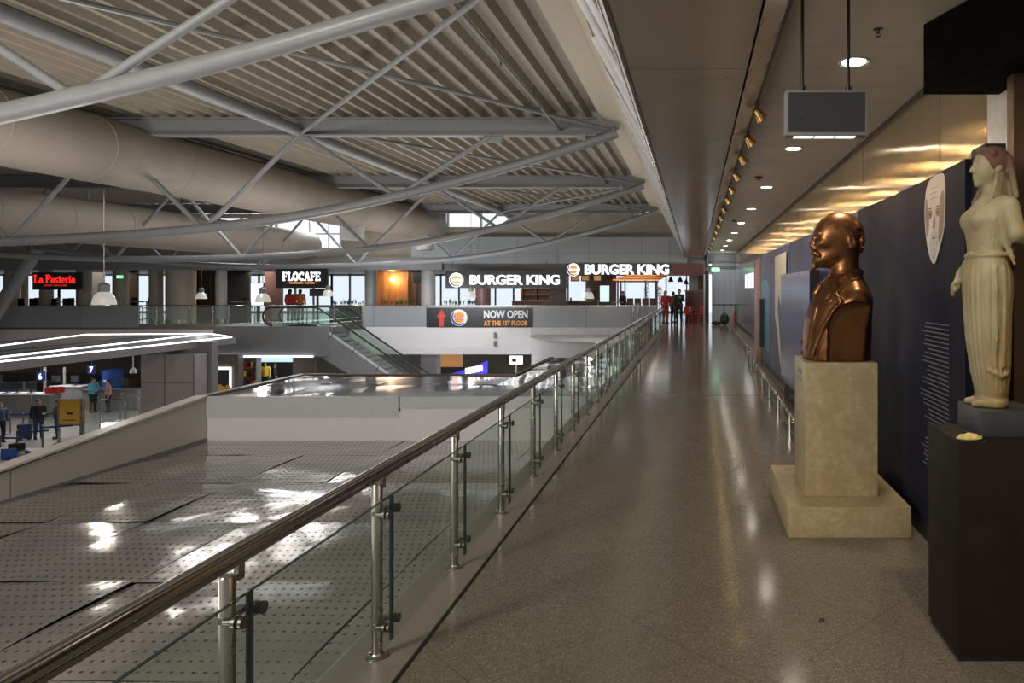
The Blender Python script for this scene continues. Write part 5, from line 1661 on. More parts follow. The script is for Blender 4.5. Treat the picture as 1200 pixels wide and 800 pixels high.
# ================================================================== lit canopy over the check-in hall
CZ0 = -.30
dep = lambda y: FOC * (EYE - CZ0) / (y - 338)
def cpt(x, y): d = dep(y); return (PX(x, d), d)
out = [(-28.4, 19.0), cpt(100, 392), cpt(246, 391), cpt(272, 395), (-20.25, 19.0)]
t = thing('checkin_canopy', 'flat grey canopy edged with white light strips over the check-in hall', 'canopy', (-22, 28, CZ0 - .5))
MB().prism(out, 'z', CZ0 - .25, CZ0).build('deck', 'panel_grey2', t, world=True, smooth=False)
def strip(a, b, name='light_strip', w=.032, z=CZ0 + .04, m='led'):
    a, b = Vector((*a, z)), Vector((*b, z)); d = (b - a).normalized(); n = Vector((-d.y, d.x, 0)) * w
    mb = MB().raw([a - n, a + n, b + n, b - n, a - n - Vector((0, 0, .05)), a + n - Vector((0, 0, .05)), b + n - Vector((0, 0, .05)), b - n - Vector((0, 0, .05))], [(3, 2, 1, 0), (4, 5, 6, 7), (0, 1, 5, 4), (1, 2, 6, 5), (2, 3, 7, 6), (3, 0, 4, 7)])
    bmesh.ops.recalc_face_normals(mb.bm, faces=mb.bm.faces)
    return mb.build(name, m, t, world=True, smooth=False)
strip((-20.30, 19.0), cpt(271, 395.2)); strip(cpt(271, 395.2), cpt(246, 391.3)); strip(cpt(246, 391.3), cpt(101, 392.2)); strip(cpt(101, 392.2), (-25.2, 24.0)); strip((-21.3, 19), cpt(240, 391.6)); strip((-25.2, 24.0), (-24.6, 19.))
for a, b in (((-23.6, 19), cpt(190, 393)), ((-22.3, 19), cpt(225, 392.2))): strip(a, b, 'deck_groove', .12, CZ0 + .012, 'charcoal')
strip((-26, 19), (-27.5, 31), 'deck_groove', .5, CZ0 + .012, 'panel_grey')
MB().box(-20.3, -20.22, 19, 30.8, CZ0 - .26, CZ0 - .0).build('edge_fascia', 'panel_grey2', t, world=True, smooth=False)
for x, y in ((-22.2, 30.5),): MB().cyl((x, y, GZ), (x, y, CZ0 - .4), .22, n=16).build('column', 'cream', t, world=True)

# metallic block and brown wall beside it
struct('wall_metal_block', MB().box(PX(165, 27.6), PX(228, 27.6), 27.6, 28.3, GZ, CZ0 - .45), 'block')
mb = MB()
for v in (193, 227): mb.box(PX(v, 27.6) - .01, PX(v, 27.6) + .01, 27.59, 27.6, GZ, CZ0 - .5)
mb.box(PX(165, 27.6), PX(228, 27.6), 27.59, 27.6, PZ(448, 27.6) - .01, PZ(448, 27.6) + .01)
struct('trim_11', mb, 'charcoal')
struct('wall_block_side', MB().box(PX(228, 28.5), PX(250, 28.5), 28.4, 28.8, GZ, PZ(400, 28.5)), 'panel_grey2')
struct('wall_brown', MB().box(PX(247, 34.2), PX(279, 34.2), 34.2, 34.6, GZ, PZ(416, 34.2)), 'brownwall')
t = thing('backlit_poster', 'white framed backlit poster with yellow flowers on the brown wall', 'poster', (PX(259, 34), 34.1, PZ(462, 34.1)))
y = 34.1
MB().box(PX(247, y), PX(270, y), y, y + .08, PZ(462, y), PZ(430, y)).build('frame', 'lamp_white', t, world=True, smooth=False)
p_ = MB().box(PX(251, y), PX(268.5, y), y - .01, y + .001, PZ(460, y), PZ(433, y)).build('picture', 'charcoal', t, world=True, smooth=False)
mb = MB(); rnd = random.Random(8)
for k in range(14):
    cx, cz, r = rnd.uniform(252.5, 267), rnd.uniform(452, 459), .12
    mb.prism([(PX(cx, y) + r * math.cos(2 * PI * i / 7), PZ(cz, y) + r * math.sin(2 * PI * i / 7)) for i in range(7)], 'y', y - .014 - k * .0004, y - .010)
mb.build('printed_flowers', 'yellow', p_, smooth=False).location = -t.location
# ================================================================== check-in hall on the concourse floor
def GD(y): return FOC * (EYE - GZ) / (y - 338)      # depth of a point on the concourse floor
def gp(x, y): d = GD(y); return PX(x, d), d
# counters
def counter(a, b, y, label, h=1.1, mat='light_grey', top='white'):
    t = thing('checkin_counter', label, 'counter', (PX(a, y), y, GZ), group='check-in counters')
    w = PX(b, y) - PX(a, y)
    MB().box(0, w, 0, .7, 0, h - .05, .01).build('front', mat, t)
    MB().box(-.05, w + .05, -.08, .75, h - .05, h).build('worktop', top, t, smooth=False)
    return t
counter(-40, 58, 36.5, 'long grey check-in counter behind the travellers', 1.2, 'grey')
counter(96, 160, 38.5, 'grey check-in counter where the person in the light blue shirt works', 1.15, 'grey', 'grey')
counter(60, 96, 39.5, 'short check-in counter behind the yellow poster stand', 1.2, 'grey')
# white desk with blue chair and belts
x, d = gp(30, 552)
t = thing('service_desk', 'white desk with a curved end beside the blue chairs', 'desk', (x, d, GZ))
MB().prism([(-2.2, -.4), (.55, -.4), (.9, -.2), (1.0, .1), (.85, .4), (-2.2, .4)], 'z', .72, .77).build('desktop', 'white', t, smooth=False)
MB().box(-1.9, .3, -.02, .02, 0, .72).build('modesty_panel', 'white', t, smooth=False); MB().box(.5, .7, -.25, .25, 0, .72).build('end_panel', 'white', t, smooth=False)
MB().box(-.6, -.2, -.05, .2, .77, 1.0).build('monitor', 'darkcloth', t, smooth=False)
oc = None
for k, (px_, py, r) in enumerate(((6, 560, .4), (-14, 532, 2.2), (22, 563, -.5))):
    x, d = gp(px_, py)
    lb = 'blue swivel office chair by the white desk, ' + ['middle one', 'one behind the desk', 'one at the curved end'][k]
    if oc is None:
        t = thing('office_chair', lb, 'chair', (x, d, GZ), r, 'blue office chairs')
        MB().box(-.24, .24, -.24, .24, .43, .50, .03).build('seat', 'blue', t); MB().box(-.22, .22, .22, .28, .58, 1.0, .03).build('backrest', 'blue', t)
        MB().cyl((0, 0, .06), (0, 0, .43), .03, n=8).build('stem', 'black', t)
        m_ = MB()
        for i in range(5): a = 2 * PI * i / 5; m_.tube([(0, 0, .1), (.28 * math.cos(a), .28 * math.sin(a), .04)], .02, 6)
        m_.build('star_base', 'black', t); MB().box(-.03, .03, .22, .27, .45, .7).build('back_stay', 'black', t, smooth=False)
        oc = t
    else: dup(oc, (x, d, GZ), r, lb)
# belt barriers
bp = None; pts = [gp(0, 540), gp(20, 533), gp(50, 526), gp(12, 508), gp(27, 509)]
for k, (x, d) in enumerate(pts):
    lb = 'dark queue post with blue belt near the travellers, ' + ['by the desk end', 'second towards the travellers', 'next to the suitcase', 'behind the first', 'behind the suitcase'][k]
    if bp is None:
        t = thing('queue_post', lb, 'post', (x, d, GZ), 0, 'queue barrier posts')
        MB().lathe([(0, 0), (.17, 0), (.16, .025), (.03, .04), (.03, .98), (.04, 1.0), (0, 1.01)], n=16).build('post', 'steel_dark', t)
        MB().box(.03, .98, -.004, .004, .86, .93).build('belt', 'deepblue', t, smooth=False)
        bp = t
    else: dup(bp, (x, d, GZ), .5 if k < 3 else 0., lb)
# yellow poster stand
x, d = gp(82, 519)
t = thing('poster_stand', 'framed yellow poster on a steel stand in the check-in hall', 'stand', (x, d, GZ))
MB().box(-.46, .46, -.02, .02, .82, 1.88).build('poster_board', 'yellow', t, smooth=False)
m_ = MB()
for s in (-1, 1): m_.box(s * .48 - .03, s * .48 + .03, -.04, .04, 0, 1.92)
m_.box(-.5, .5, -.035, .035, 1.86, 1.92); m_.box(-.5, .5, -.035, .035, .76, .82); m_.box(-.5, .5, -.03, .03, .03, .09); m_.build('frame', 'steel', t, smooth=False)
MB().box(-.12, .15, -.026, -.018, 1.25, 1.33).build('printed_mark', 'black', t, smooth=False); MB().box(-.3, .3, -.026, -.018, .98, 1.02).build('printed_line', 'wood_dark', t, smooth=False)
for s in (-1, 1): MB().box(s * .48 - .04, s * .48 + .04, -.28, .28, 0, .03).build('foot', 'steel', t, smooth=False)
# light box
x, d = gp(128, 523)
t = thing('light_box', 'white and blue lit sign box on the concourse floor behind the parapet', 'sign', (x, d, GZ))
MB().box(-.36, .36, 0, .25, .42, .98).build('lit_face', 'lamp_white', t, smooth=False); MB().box(-.36, .36, 0.0, .25, .0, .42).build('blue_base', 'blue', t, smooth=False); MB().box(-.1, .12, -.01, 0, .14, .34).build('pictogram', 'paint_white', t, smooth=False)
# hoop rails
for k, (a, b, yy, h) in enumerate(((118, 147, 520, 1.9), (141, 163, 512, 1.95))):
    x0, d = gp(a, yy); x1, _ = gp(b, yy)
    t = thing('hoop_rail', ['tall steel hoop rail behind the white lit box', 'tall steel hoop rail against the dark metal block'][k], 'rail', (x0, d, GZ), group='steel hoop rails')
    L = x1 - x0
    MB().tube([(0, 0, 0), (0, 0, h - .1), (.03, 0, h - .03), (.1, 0, h), (L - .1, 0, h), (L - .03, 0, h - .03), (L, 0, h - .1), (L, 0, 0)], .035, 10).build('hoop', 'steel', t)
    MB().box(.06, L - .06, -.01, .01, .25, h - .15).build('glass_infill', 'glass', t, smooth=False)
# glass screens along the counters
for k, (a, b, yy) in enumerate(((98, 118, 517), (36, 68, 507))):
    x0, d = gp(a, yy); x1, _ = gp(b, yy)
    t = thing('glass_screen', ['smoked glass screen right of the yellow poster stand'.replace('right of', 'beside'), 'smoked glass screen behind the standing travellers'][k], 'screen', (x0, d, GZ), group='smoked glass screens')
    MB().box(0, x1 - x0, -.01, .01, .1, 1.7).build('glass_pane', 'glass', t, smooth=False)
    for q in (0, x1 - x0): MB().box(q - .03, q + .03, -.03, .03, 0, 1.75).build('post', 'steel', t, smooth=False)
# equipment behind the counters
def cabinet(a, b, yt, yb_, dd, m, label, cat='cabinet', name='equipment_cabinet'):
    z0, z1 = GZ, PZ(yt, dd)
    t = thing(name, label, cat, (PX(a, dd), dd, GZ)); w = PX(b, dd) - PX(a, dd)
    MB().box(0, w, 0, .6, .06, z1 - GZ, .01).build('body', m, t)
    n = max(1, int((z1 - GZ) / .6))
    for i in range(n):
        for s in range(max(1, int(w / .8))):
            ww = w / max(1, int(w / .8))
            MB().box(s * ww + .03, (s + 1) * ww - .03, -.02, 0, .1 + i * (z1 - GZ - .1) / n, .1 + (i + 1) * (z1 - GZ - .1) / n - .04).build('door', m, t, smooth=False)
    MB().box(.02, w - .02, .02, .58, 0, .06).build('plinth', 'black', t, smooth=False)
cabinet(10, 32, 448, 480, 43, 'light_grey', 'pale grey cabinet under the numbered blue sign')
cabinet(35, 40, 450, 480, 43.8, 'greencloth', 'narrow olive cabinet beside the pale grey one')
cabinet(80, 97, 449, 480, 44, 'deepblue', 'dark blue cabinet behind the short counter')
cabinet(-6, 9, 452, 480, 42, 'blue', 'blue cabinet next to the pale grey one')
cabinet(58, 72, 447, 480, 46, 'brownwall', 'brown cabinet with a warm front between the white posts')
x = PX(132, 41)
t = thing('wrapping_drum', 'big blue barrel-shaped wrapping machine behind the counters', 'machine', (x, 41, GZ))
MB().lathe([(0, 0), (.47, 0), (.5, .1), (.5, 1.85), (.42, 1.95), (.2, 1.98), (0, 1.98)], n=24).build('drum', 'blue', t); MB().lathe([(.498, .8), (.515, .82), (.515, .95), (.498, .97)], n=24).build('band', 'deepblue', t); MB().box(-.12, .12, -.52, -.48, 1.3, 1.42).build('label_plate', 'paint_white', t, smooth=False)
t = thing('red_tray', 'bright red plastic tray on the counter behind the travellers', 'tray', (PX(58, 36.6), 36.7, GZ + 1.2))
MB().box(-.35, .35, 0, .4, 0, .05).build('base', 'red', t, smooth=False); m_ = MB(); m_.box(-.35, .35, 0, .03, .05, .3); m_.box(-.35, .35, .37, .4, .05, .3); m_.box(-.35, -.32, .03, .37, .05, .3); m_.box(.32, .35, .03, .37, .05, .3); m_.build('rim', 'red', t, smooth=False)
# white posts and numbered signs
for k, (v, yy) in enumerate(((52.5, 40), (75.5, 40.9))):
    t = thing('signal_post', ['white post between the blue number signs, taller', 'white post beside the brown cabinet'][k], 'post', (PX(v, yy), yy, GZ), group='white counter posts')
    MB().cyl((0, 0, 0), (0, 0, PZ(430, yy) - GZ), .07, n=12).build('pole', 'light_grey', t); MB().lathe([(0, 0), (.2, 0), (.18, .03), (0, .03)], n=16).build('base', 'light_grey', t)
for k, (v, yv, s) in enumerate(((47, 441, '6'), (107, 433, '7'))):
    y = 39.6
    t = thing('number_sign', 'blue hanging number sign ' + ['near the pale grey cabinet', 'above the blue wrapping barrel'][k], 'sign', (PX(v, y), y, PZ(yv + 5, y)), group='blue number signs')
    MB().box(-.22, .22, 0, .08, 0, .52).build('board', 'deepblue', t, smooth=False)
    put_text('numeral', s, 'text_white', t, -.10, .10, .08, .42, -.001, .01, .02)
    MB().cyl((0, .04, .52), (0, .04, -1.36 - t.location.z), .02, n=6).build('hanger', 'steel_dark', t)
# hanging camera-like projector by the block
t = thing('hanging_speaker', 'white hanging loudspeaker near the dark metal block', 'loudspeaker', (PX(156, 34), 34, PZ(437, 34)))
MB().lathe([(0, 0), (.14, 0), (.12, .18), (.06, .25), (0, .26)], n=16).build('horn', 'light_grey', t); MB().cyl((0, 0, .26), (0, 0, CZ0 - .4 - t.location.z), .025, n=8).build('pole', 'light_grey', t)

# monitors, tag printers and bag frames on and behind the counters
mo = None
for k, (v, yy, h) in enumerate(((8, 36.9, 1.2), (20, 36.9, 1.2), (36, 36.9, 1.2), (66, 39.8, 1.2), (88, 39.8, 1.2), (146, 38.9, 1.15))):
    lb = 'dark monitor on the check-in counter, ' + ['by the blue cabinet', 'before the pale grey cabinet', 'next to the first white post', 'before the brown cabinet', 'near the second number sign', 'under the hanging loudspeaker'][k]
    if mo is None:
        t = thing('counter_monitor', lb, 'monitor', (PX(v, yy), yy, GZ + h), .2, 'counter monitors')
        MB().box(-.27, .27, -.03, .03, .18, .56, .01).build('display', 'charcoal', t); MB().cyl((0, 0, .02), (0, 0, .2), .03, n=8).build('stem', 'black', t); MB().box(-.14, .14, -.1, .1, 0, .02).build('foot', 'black', t, smooth=False)
        mo = t
    else: dup(mo, (PX(v, yy), yy, GZ + h), .2 - .1 * k, lb)
cabinet(98, 112, 447, 480, 45, 'grey', 'grey cabinet standing behind the person in light blue')
cabinet(112, 122, 441, 480, 47, 'navycloth', 'tall navy cabinet next to the blue wrapping barrel')
cabinet(146, 158, 443, 480, 46, 'wood_dark', 'brown cabinet under the hanging loudspeaker')
cabinet(-18, -7, 440, 480, 46, 'light_grey', 'light cabinet at the end of the cabinet row')
cabinet(41, 52, 446, 480, 45.5, 'grey', 'grey cabinet behind the first white post')
struct('beam_checkin', MB().box(PX(-60, 44), PX(165, 44), 44, 44.4, -2.2, -1.4), 'grey')
# ------------------------------------------------ lower shops beside the escalator
def rect_wall(a, b, y0, y1, d, m, name): return struct(name, MB().box(PX(a, d), PX(b, d), d, d + .2, PZ(y1, d), PZ(y0, d)), m)
rect_wall(343, 369, 415, 470, 40, 'brownwall', 'wall_lower_brown')
rect_wall(513, 541, 410, 430, 42, 'orange_wall', 'wall_lower_orange')
rect_wall(512, 545, 430, 470, 41.9, 'charcoal', 'wall_lower_dark')
struct('column_lower', MB().box(PX(493, 40), PX(512, 40), 40, 40.6, GZ, -1.36), 'slab_white')
# curved blue screen
mb = MB(); N = 14
d = 39.5
for i in range(N):
    def q(u): return (PX(520 + 58 * u, d) , d - 1.2 * u * u, PZ(443 - 14 * u - 6 * u * u - 3, d), PZ(445 - 2 * u - 9 * u ** 3, d))
    a, b = q(i / N), q((i + 1) / N)
    mb.raw([(a[0], a[1], min(a[2], a[3])), (b[0], b[1], min(b[2], b[3])), (b[0], b[1], max(b[2], b[3])), (a[0], a[1], max(a[2], a[3])), (a[0], a[1] + .15, min(a[2], a[3])), (b[0], b[1] + .15, min(b[2], b[3])), (b[0], b[1] + .15, max(b[2], b[3])), (a[0], a[1] + .15, max(a[2], a[3]))], [(0, 1, 2, 3), (7, 6, 5, 4), (3, 2, 6, 7), (4, 5, 1, 0), (1, 5, 6, 2), (0, 3, 7, 4)])
t = thing('curved_sign', 'curved glowing blue sign with white lettering on the lower shops', 'sign', (PX(550, d), d, PZ(438, d)))
mb.build('lit_board', 'screen_blue', t, world=True, smooth=False)
m_ = MB()
for v in (549, 553, 557, 561, 565, 570):
    u = (v - 520) / 58; y = d - 1.2 * u * u - .03; zc = PZ(440.5 - 9.5 * u - 3 * u * u - 1, d)
    m_.box(PX(v, d) - .07, PX(v, d) + .07, y - .03, y, zc - .16, zc + .18)
m_.build('letters', 'text_white', t, world=True, smooth=False)
d = 36
t = thing('pole_sign', 'white square pictogram sign on a pole before the lower shops', 'sign', (PX(604.5, d), d, GZ))
MB().box(PX(597, d), PX(612, d), d, d + .1, PZ(426.5, d), PZ(417, d)).build('board', 'lamp_white', t, world=True, smooth=False)
m_ = MB().prism([(PX(599, d), PZ(422, d)), (PX(602, d), PZ(419.5, d)), (PX(602, d), PZ(424.5, d))], 'y', d - .01, d); m_.box(PX(602, d), PX(605, d), d - .01, d, PZ(424, d), PZ(420, d)); m_.box(PX(606.5, d), PX(607.5, d), d - .01, d, PZ(425, d), PZ(420, d))
m_.build('pictogram', 'black', t, world=True, smooth=False)
MB().cyl((PX(604.5, d), d + .05, GZ), (PX(604.5, d), d + .05, PZ(426.5, d)), .05, n=10).build('pole', 'light_grey', t, world=True)
# goods shelves in the lower shop
t = thing('goods_shelf', 'red edged shelf of goods in the lower shop behind the poster', 'shelf', (PX(277, 44), 44, GZ))
W_ = PX(300, 44) - PX(277, 44)
for z in (.5, 1.1, 1.7, 2.3): MB().box(0, W_, 0, .5, z, z + .06).build('board', 'red' if z in (1.1, 1.7) else 'grey', t, smooth=False)
for x in (0, W_): MB().box(x - .03, x + .03, 0, .5, 0, 2.9).build('side_panel', 'grey', t, smooth=False)
pk = None; rnd = random.Random(5); cols = ['black', 'yellowcloth', 'charcoal', 'redcloth']
protos = {}
for z in (.56, 1.16, 1.76, 2.36):
    for k in range(5):
        c = rnd.choice(cols); lb = {'black': 'black', 'yellowcloth': 'yellow', 'charcoal': 'dark grey', 'redcloth': 'red'}[c] + ' package on the red edged shop shelf'
        loc = (PX(277, 44) + .12 + k * (W_ - .1) / 5 + .1, 44.22, GZ + z)
        if c not in protos:
            o = tag(MB().box(-.09, .09, -.1, .1, 0, .34, .015).build('package', c), lb, 'package', 'shop packages, ' + c.replace('cloth', '')); o.location = loc; protos[c] = o
        else: q_ = protos[c].copy(); COL.objects.link(q_); q_.location = loc
t = thing('glass_shopfront', 'bright lit shop front behind the lower shop shelves', 'shop front', (PX(300, 50), 50, GZ))
MB().box(PX(303, 50), PX(347, 50), 50, 50.1, PZ(424, 50), PZ(413, 50)).build('lit_fascia', 'screen_cyan', t, world=True, smooth=False)  # emissive panel standing in for the lit shop ceiling
MB().box(PX(300, 50), PX(349, 50), 50.02, 50.2, GZ, PZ(424, 50)).build('window_bay', 'charcoal', t, world=True, smooth=False)

# ================================================================== people
def person(loc, rz, label, top, legs, hair='hair', pose='stand', long_hair=False, scale=1.0, carry=None, sleeve=True, bald=False):
    t = thing('person', label, 'person', loc, rz)
    t.scale = (scale,) * 3
    hipz = .93; J = {}
    for s in (-1, 1):
        J[s] = dict(sh=(s * .185, 0, 1.415), el=(s * .235, .03, 1.13), wr=(s * .235, -.06, .89), hp=(s * .09, 0, hipz), kn=(s * .10, -.02, .50), an=(s * .105, .02, .085))
    if pose == 'walk':
        J[1].update(kn=(.10, -.16, .53), an=(.10, -.24, .10), el=(.235, .12, 1.15), wr=(.24, .08, .92)); J[-1].update(kn=(-.10, .03, .50), an=(-.10, .26, .14), el=(-.235, -.08, 1.14), wr=(-.24, -.24, .98))
    if pose == 'reach':
        for s in (-1, 1): J[s].update(el=(s * .24, -.12, 1.16), wr=(s * .16, -.36, 1.14))
    if pose == 'phone':
        J[1].update(el=(.24, -.03, 1.14), wr=(.12, -.24, 1.30))
    sit = pose == 'sit'
    if sit:
        for s in (-1, 1): J[s].update(hp=(s * .10, 0, .93), kn=(s * .13, -.44, .95), an=(s * .13, -.42, .52), el=(s * .25, -.05, 1.15), wr=(s * .17, -.30, 1.05))
    lo, hi = (-.36, -.62 if sit else -.50, -.01), (.36, .40, 1.80)
    h = .0135
    hx = (0, -.012, 1.615)
    def torso(F, g):
        F.add(F.cap((0, 0, 1.0), (0, 0, 1.12), .135 + g), 0); F.add(F.ell((0, .0, 1.27), (.175 + g, .115 + g, .20 + g)), .05)
        F.add(F.cap((-.13, 0, 1.41), (.13, 0, 1.41), .062 + g), .05); F.add(F.ell((0, .01, .95), (.165 + g, .125 + g, .12 + g)), .05)
    def arm(F, s, g, part=1.):
        j = J[s]; e = j['el']; w = j['wr']
        F.add(F.cap(j['sh'], e, .052 + g, .042 + g), .03)
        w2 = tuple(e[i] + (w[i] - e[i]) * part for i in range(3))
        F.add(F.cap(e, w2, .042 + g, .040 + (.029 - .040) * part + g), .015)
    def leg(F, s, g):
        j = J[s]; F.add(F.cap(j['hp'], j['kn'], .085 + g, .058 + g), .03); F.add(F.cap(j['kn'], j['an'], .060 + g, .040 + g), .02)
    F = Field(lo, hi, h)
    F.add(F.ell(hx, (.074, .092, .115)), 0); F.add(F.ell((0, -.035, 1.565), (.055, .062, .075)), .03)
    F.add(F.cap((0, -.100, 1.615), (0, -.117, 1.588), .010, .014), .008)
    for s in (-1, 1):
        F.add(F.ell((s * .076, .0, 1.605), (.012, .020, .032)), .006); F.sub(F.ell((s * .030, -.100, 1.625), (.016, .014, .009)), .008)
    F.sub(F.ell((0, -.103, 1.543), (.024, .010, .004)), .006)
    F.add(F.cap((0, .015, 1.55), (0, .015, 1.42), .052, .058), .03)
    torso(F, -.004)
    for s in (-1, 1):
        arm(F, s, -.004); leg(F, s, -.004)
        w = Vector(J[s]['wr']); e = Vector(J[s]['el']); u = (w - e).normalized(); c = w + u * .05
        F.add(F.ell(tuple(c), (.030, .032, .045)), .02)
        side = Vector((0, 1, 0)) if abs(u.y) < .7 else Vector((1, 0, 0))
        for k in range(4):
            b0 = c + u * .03 + side * (-.026 + .0175 * k); b1 = b0 + u * (.052, .062, .058, .045)[k] + Vector((-s * .012, -.004, 0))
            F.add(F.cap(tuple(b0), tuple(b1), .0095, .0085), .004)
        F.add(F.cap(tuple(c - u * .01 - side * .028), tuple(c + u * .035 - side * .050), .011, .009), .006)
    implicit('body', F, 'skin', t)
    G = Field(lo, hi, h); torso(G, .014)
    for s in (-1, 1): arm(G, s, .012, .92 if sleeve else .05)
    G.cut(np.maximum(.90 - G.Z, G.Z - 1.478 + .0 * G.X)); implicit('jacket', G, top, t)
    L = Field(lo, hi, h); L.add(L.ell((0, .01, .94), (.172, .132, .11)), 0)
    for s in (-1, 1): leg(L, s, .014)
    L.cut(L.Z - .985); implicit('trousers', L, legs, t)
    if not bald:
        H = Field((-.13, -.14, 1.36), (.13, .16, 1.77), .012)
        H.add(H.ell((0, .004, 1.632), (.086, .104, .118)), 0); H.sub(H.ell((0, -.09, 1.585), (.075, .085, .085)), .012)
        if long_hair: H.add(H.cap((0, .07, 1.62), (0, .085, 1.46), .078, .06), .03)
        else: H.cut(1.545 - H.Z, .01)
        implicit('hair', H, hair, t)
    for s in (-1, 1):
        a = J[s]['an']; S = Field((a[0] - .09, a[1] - .26, a[2] - .11), (a[0] + .09, a[1] + .12, a[2] + .08), .012)
        S.add(S.cap((a[0], a[1] + .03, a[2] - .035), (a[0], a[1] - .15, a[2] - .05), .048, .040), 0); S.add(S.cap(a, (a[0], a[1], a[2] - .04), .05), .02); S.cut((a[2] - .088) - S.Z)
        implicit('shoe', S, 'shoe', t)
    return t
person((PX(780, 37.0), 37.0, 0), .5, 'person in red jacket and red trousers standing by the restaurant entrance', 'redcloth', 'red_trouser', long_hair=True)
person((PX(796, 36.6), 36.6, 0), -.2, 'person dressed all in black standing at the end of the walkway railing', 'darkcloth', 'black_trouser', pose='phone', scale=1.05)
person((PX(789, 38.2), 38.2, 0), 2.6, 'person in dark red jacket standing behind the two others', 'maroon', 'navycloth', scale=.97)
person((PX(730, 41.5), 41.5, .0), .8, 'person in dark clothes standing inside the restaurant under the pergola', 'darkcloth', 'navycloth', scale=.98)
person((PX(340, 39.5), 39.5, 0), PI, 'person in red top seen from behind below the cafe sign', 'redcloth', 'darkcloth', long_hair=True, scale=1.05)
person((PX(352, 39.9), 39.9, 0), PI + .2, 'person in orange top seen from behind below the cafe sign', 'orangecloth', 'navycloth', long_hair=True, scale=1.05)
x, d = gp(45, 514)
person((x, d, GZ), .9, 'traveller in dark jacket and jeans standing beside a suitcase', 'darkcloth', 'navycloth', scale=1.02)
person((x + .75, d + .1, GZ), -.8, 'traveller in olive jacket and jeans facing the counter', 'greencloth', 'navycloth', pose='reach', scale=1.02)
x, d = gp(-1, 520)
person((x - .25, d + .3, GZ), 1.2, 'person in navy jacket at the edge of the check-in queue', 'navycloth', 'darkcloth')
person((PX(109, 37.9), 37.9, GZ), 1.4, 'person in light blue shirt working at the check-in counter', 'tealcloth', 'darkcloth', pose='reach', scale=1.08)
person((PX(121, 38.1) + .40, 38.05 - .1, GZ), -.6, 'person in pink patterned top next to the light blue shirt', 'pinkcloth', 'darkcloth', long_hair=True, scale=1.02)
person((PX(311, 45.5), 45.5, GZ), .3, 'person in yellow top standing in the lower shop', 'yellowcloth', 'darkcloth', scale=1.1)
person((PX(300, 46.3), 46.3, GZ), -.5, 'person in dark top beside the yellow one in the lower shop', 'darkcloth', 'navycloth')
person((PX(322, 46.5), 46.5, GZ), 2.0, 'person in black coat browsing the lower shop', 'darkcloth', 'black_trouser')
x, d = gp(29, 515)
t = thing('suitcase', 'dark blue upright suitcase beside the travellers', 'suitcase', (x, d, GZ), .3)
MB().box(-.23, .23, -.14, .14, .06, .70, .04).build('shell', 'navycloth', t)
for s in (-1, 1): MB().cyl((s * .17, -.1, .04), (s * .17, .1, .04), .04, n=10).build('wheel', 'black', t)
MB().tube([(-.1, .1, .70), (-.1, .1, 1.02), (.1, .1, 1.02), (.1, .1, .70)], .012, 6).build('handle', 'steel_dark', t)

# ================================================================== light, world, camera
WARM = (1, .80, .56)
for i, y in enumerate(DY):
    light('SPOT', (DLX, y, CZ - .03), DLP, (1, .84, .64), (0, 0, 0), .09, spot_size=math.radians(125), spot_blend=.7)
for i, y in enumerate(SPY):
    o = light('SPOT', (.66, y - .03, 3.555), TRP, (1, .66, .30), Vector((2.2, y - 2.4, 2.5)), .045, spot_size=math.radians(72), spot_blend=.6)
# added roof row, fills from behind and below; shop and concourse lights without fixtures
for k in range(6):
    light('AREA', (-16.6, 23 + 2.5 * k, 5.83), HALL, (1, .97, .92), (0, 0, 0), .36, sy=1.8)  # light of the added roof row, for streaks on the pavilion roof
for x in (-7.5, -2.6):
    light('AREA', (x, -3.2, 4.6), FRONT * (2.6 if x < -5 else .12), (1, .93, .83), Vector((x - 1.0 if x < -5 else x + 1.5, 9, .3)), 2.2)  # unseen fill added behind the camera, no fixture
for y in (3, 12, 21, 30):
    for x in (-4.5, -10.5):
        light('AREA', (x, y, .4), UPL * (.6 if x > -6 else 1.25), (1, .94, .85), (PI, 0, 0), 2.5)  # upward fill added to brighten roof and ducts, no fixture
hb = None  # unseen fixtures added for their reflections on the pavilion roof
for k in range(6):
    y = 23 + 2.5 * k
    lb = 'linear roof light hidden above the large round duct, %s along the hall' % ORD[k]
    if hb is None:
        t = thing('roof_light', lb, 'light', (-16.6, y, 5.86), group='linear roof lights over the duct')
        MB().box(-.22, .22, -.95, .95, 0, .10).build('housing', 'grey', t, smooth=False)
        MB().box(-.18, .18, -.9, .9, -.012, .0).build('diffuser', 'roof_tube_light', t, smooth=False)
        hb = t
    else: dup(hb, (-16.6, y, 5.86), label=lb)
for x in (-48, -38, -28, -19, -11, -4):
    light('AREA', (x, 44, 2.9), SHOP, (1, .86, .68), (0, 0, 0), 3, sy=6)
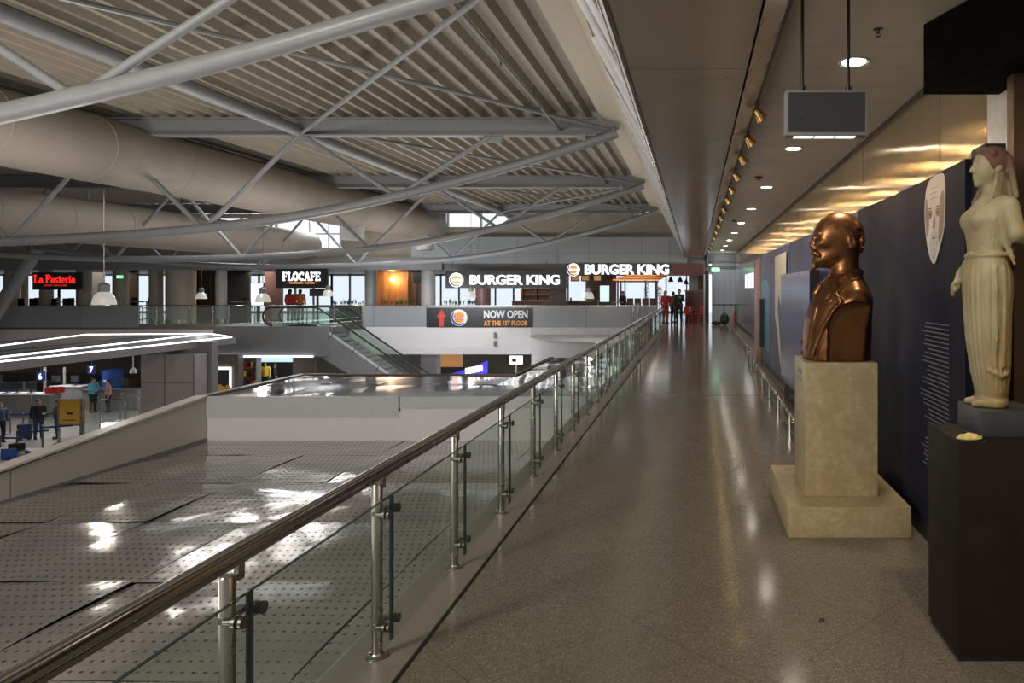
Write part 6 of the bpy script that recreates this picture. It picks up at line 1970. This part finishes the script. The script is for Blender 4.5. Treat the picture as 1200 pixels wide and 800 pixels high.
for x, y in ((-30, 32), (-26, 38), (-36, 38), (-18, 42), (-9, 41), (-26, 46)):
    light('AREA', (x, y, -1.5 if y > 37 else -.85), CONC, (1, .97, .93), (0, 0, 0), 2.5)
light('POINT', (PX(460, 45.5), 45.4, 2.3), 60, (1, .55, .2), size=.15)
light('AREA', (1.4, 35.6, 3.4), 35, (.92, .96, 1), Vector((1.5, 38, 1.5)), .8)  # cool fill added to brighten the end wall
light('AREA', (-23, 37.6, 5.5), 420, (.93, .97, 1), Vector((-19, 26, 3.2)), 6, sy=.7)
light('AREA', (-13, 31.5, 1.2), 190, (.95, .97, 1), Vector((-13, 37, -1.2)), 5, sy=1)  # fill added in front of the white slab, no fixture

w = bpy.data.worlds.new('sky'); SC.world = w; w.use_nodes = True
nt = w.node_tree; bg = nt.nodes['Background']
tc = nt.nodes.new('ShaderNodeTexCoord'); sx = nt.nodes.new('ShaderNodeSeparateXYZ'); nt.links.new(tc.outputs['Generated'], sx.inputs[0])
rp = nt.nodes.new('ShaderNodeValToRGB'); nt.links.new(sx.outputs[1], rp.inputs[0])
e = rp.color_ramp.elements
e[0].position = .35; e[0].color = (*[c * AMB for c in (1., .95, .88)], 1)
e[1].position = .75; e[1].color = (1.0, 1.06, 1.15, 1)
nt.links.new(rp.outputs[0], bg.inputs[0]); bg.inputs[1].default_value = SKY

cam = bpy.data.cameras.new('camera'); cam.sensor_width = 36; cam.lens = FOC / 1200 * 36
cam.shift_x = -(815 - 600) / 1200; cam.shift_y = -(400 - 338) / 1200
cam.clip_end = 300
co = bpy.data.objects.new('camera', cam); COL.objects.link(co); co.location = (0, 0, EYE); co.rotation_euler = (PI / 2, 0, 0)
SC.camera = co
SC.view_settings.view_transform = 'Standard'; SC.view_settings.look = 'None'; SC.view_settings.gamma = 1; SC.view_settings.use_curve_mapping = False
SC.view_settings.exposure = EXPO
SC.cycles.max_bounces = 8; SC.cycles.diffuse_bounces = 3; SC.cycles.glossy_bounces = 4; SC.cycles.transparent_max_bounces = 24
SC.cycles.sample_clamp_indirect = 10; SC.cycles.caustics_reflective = False; SC.cycles.caustics_refractive = False
SC.cycles.blur_glossy = .3
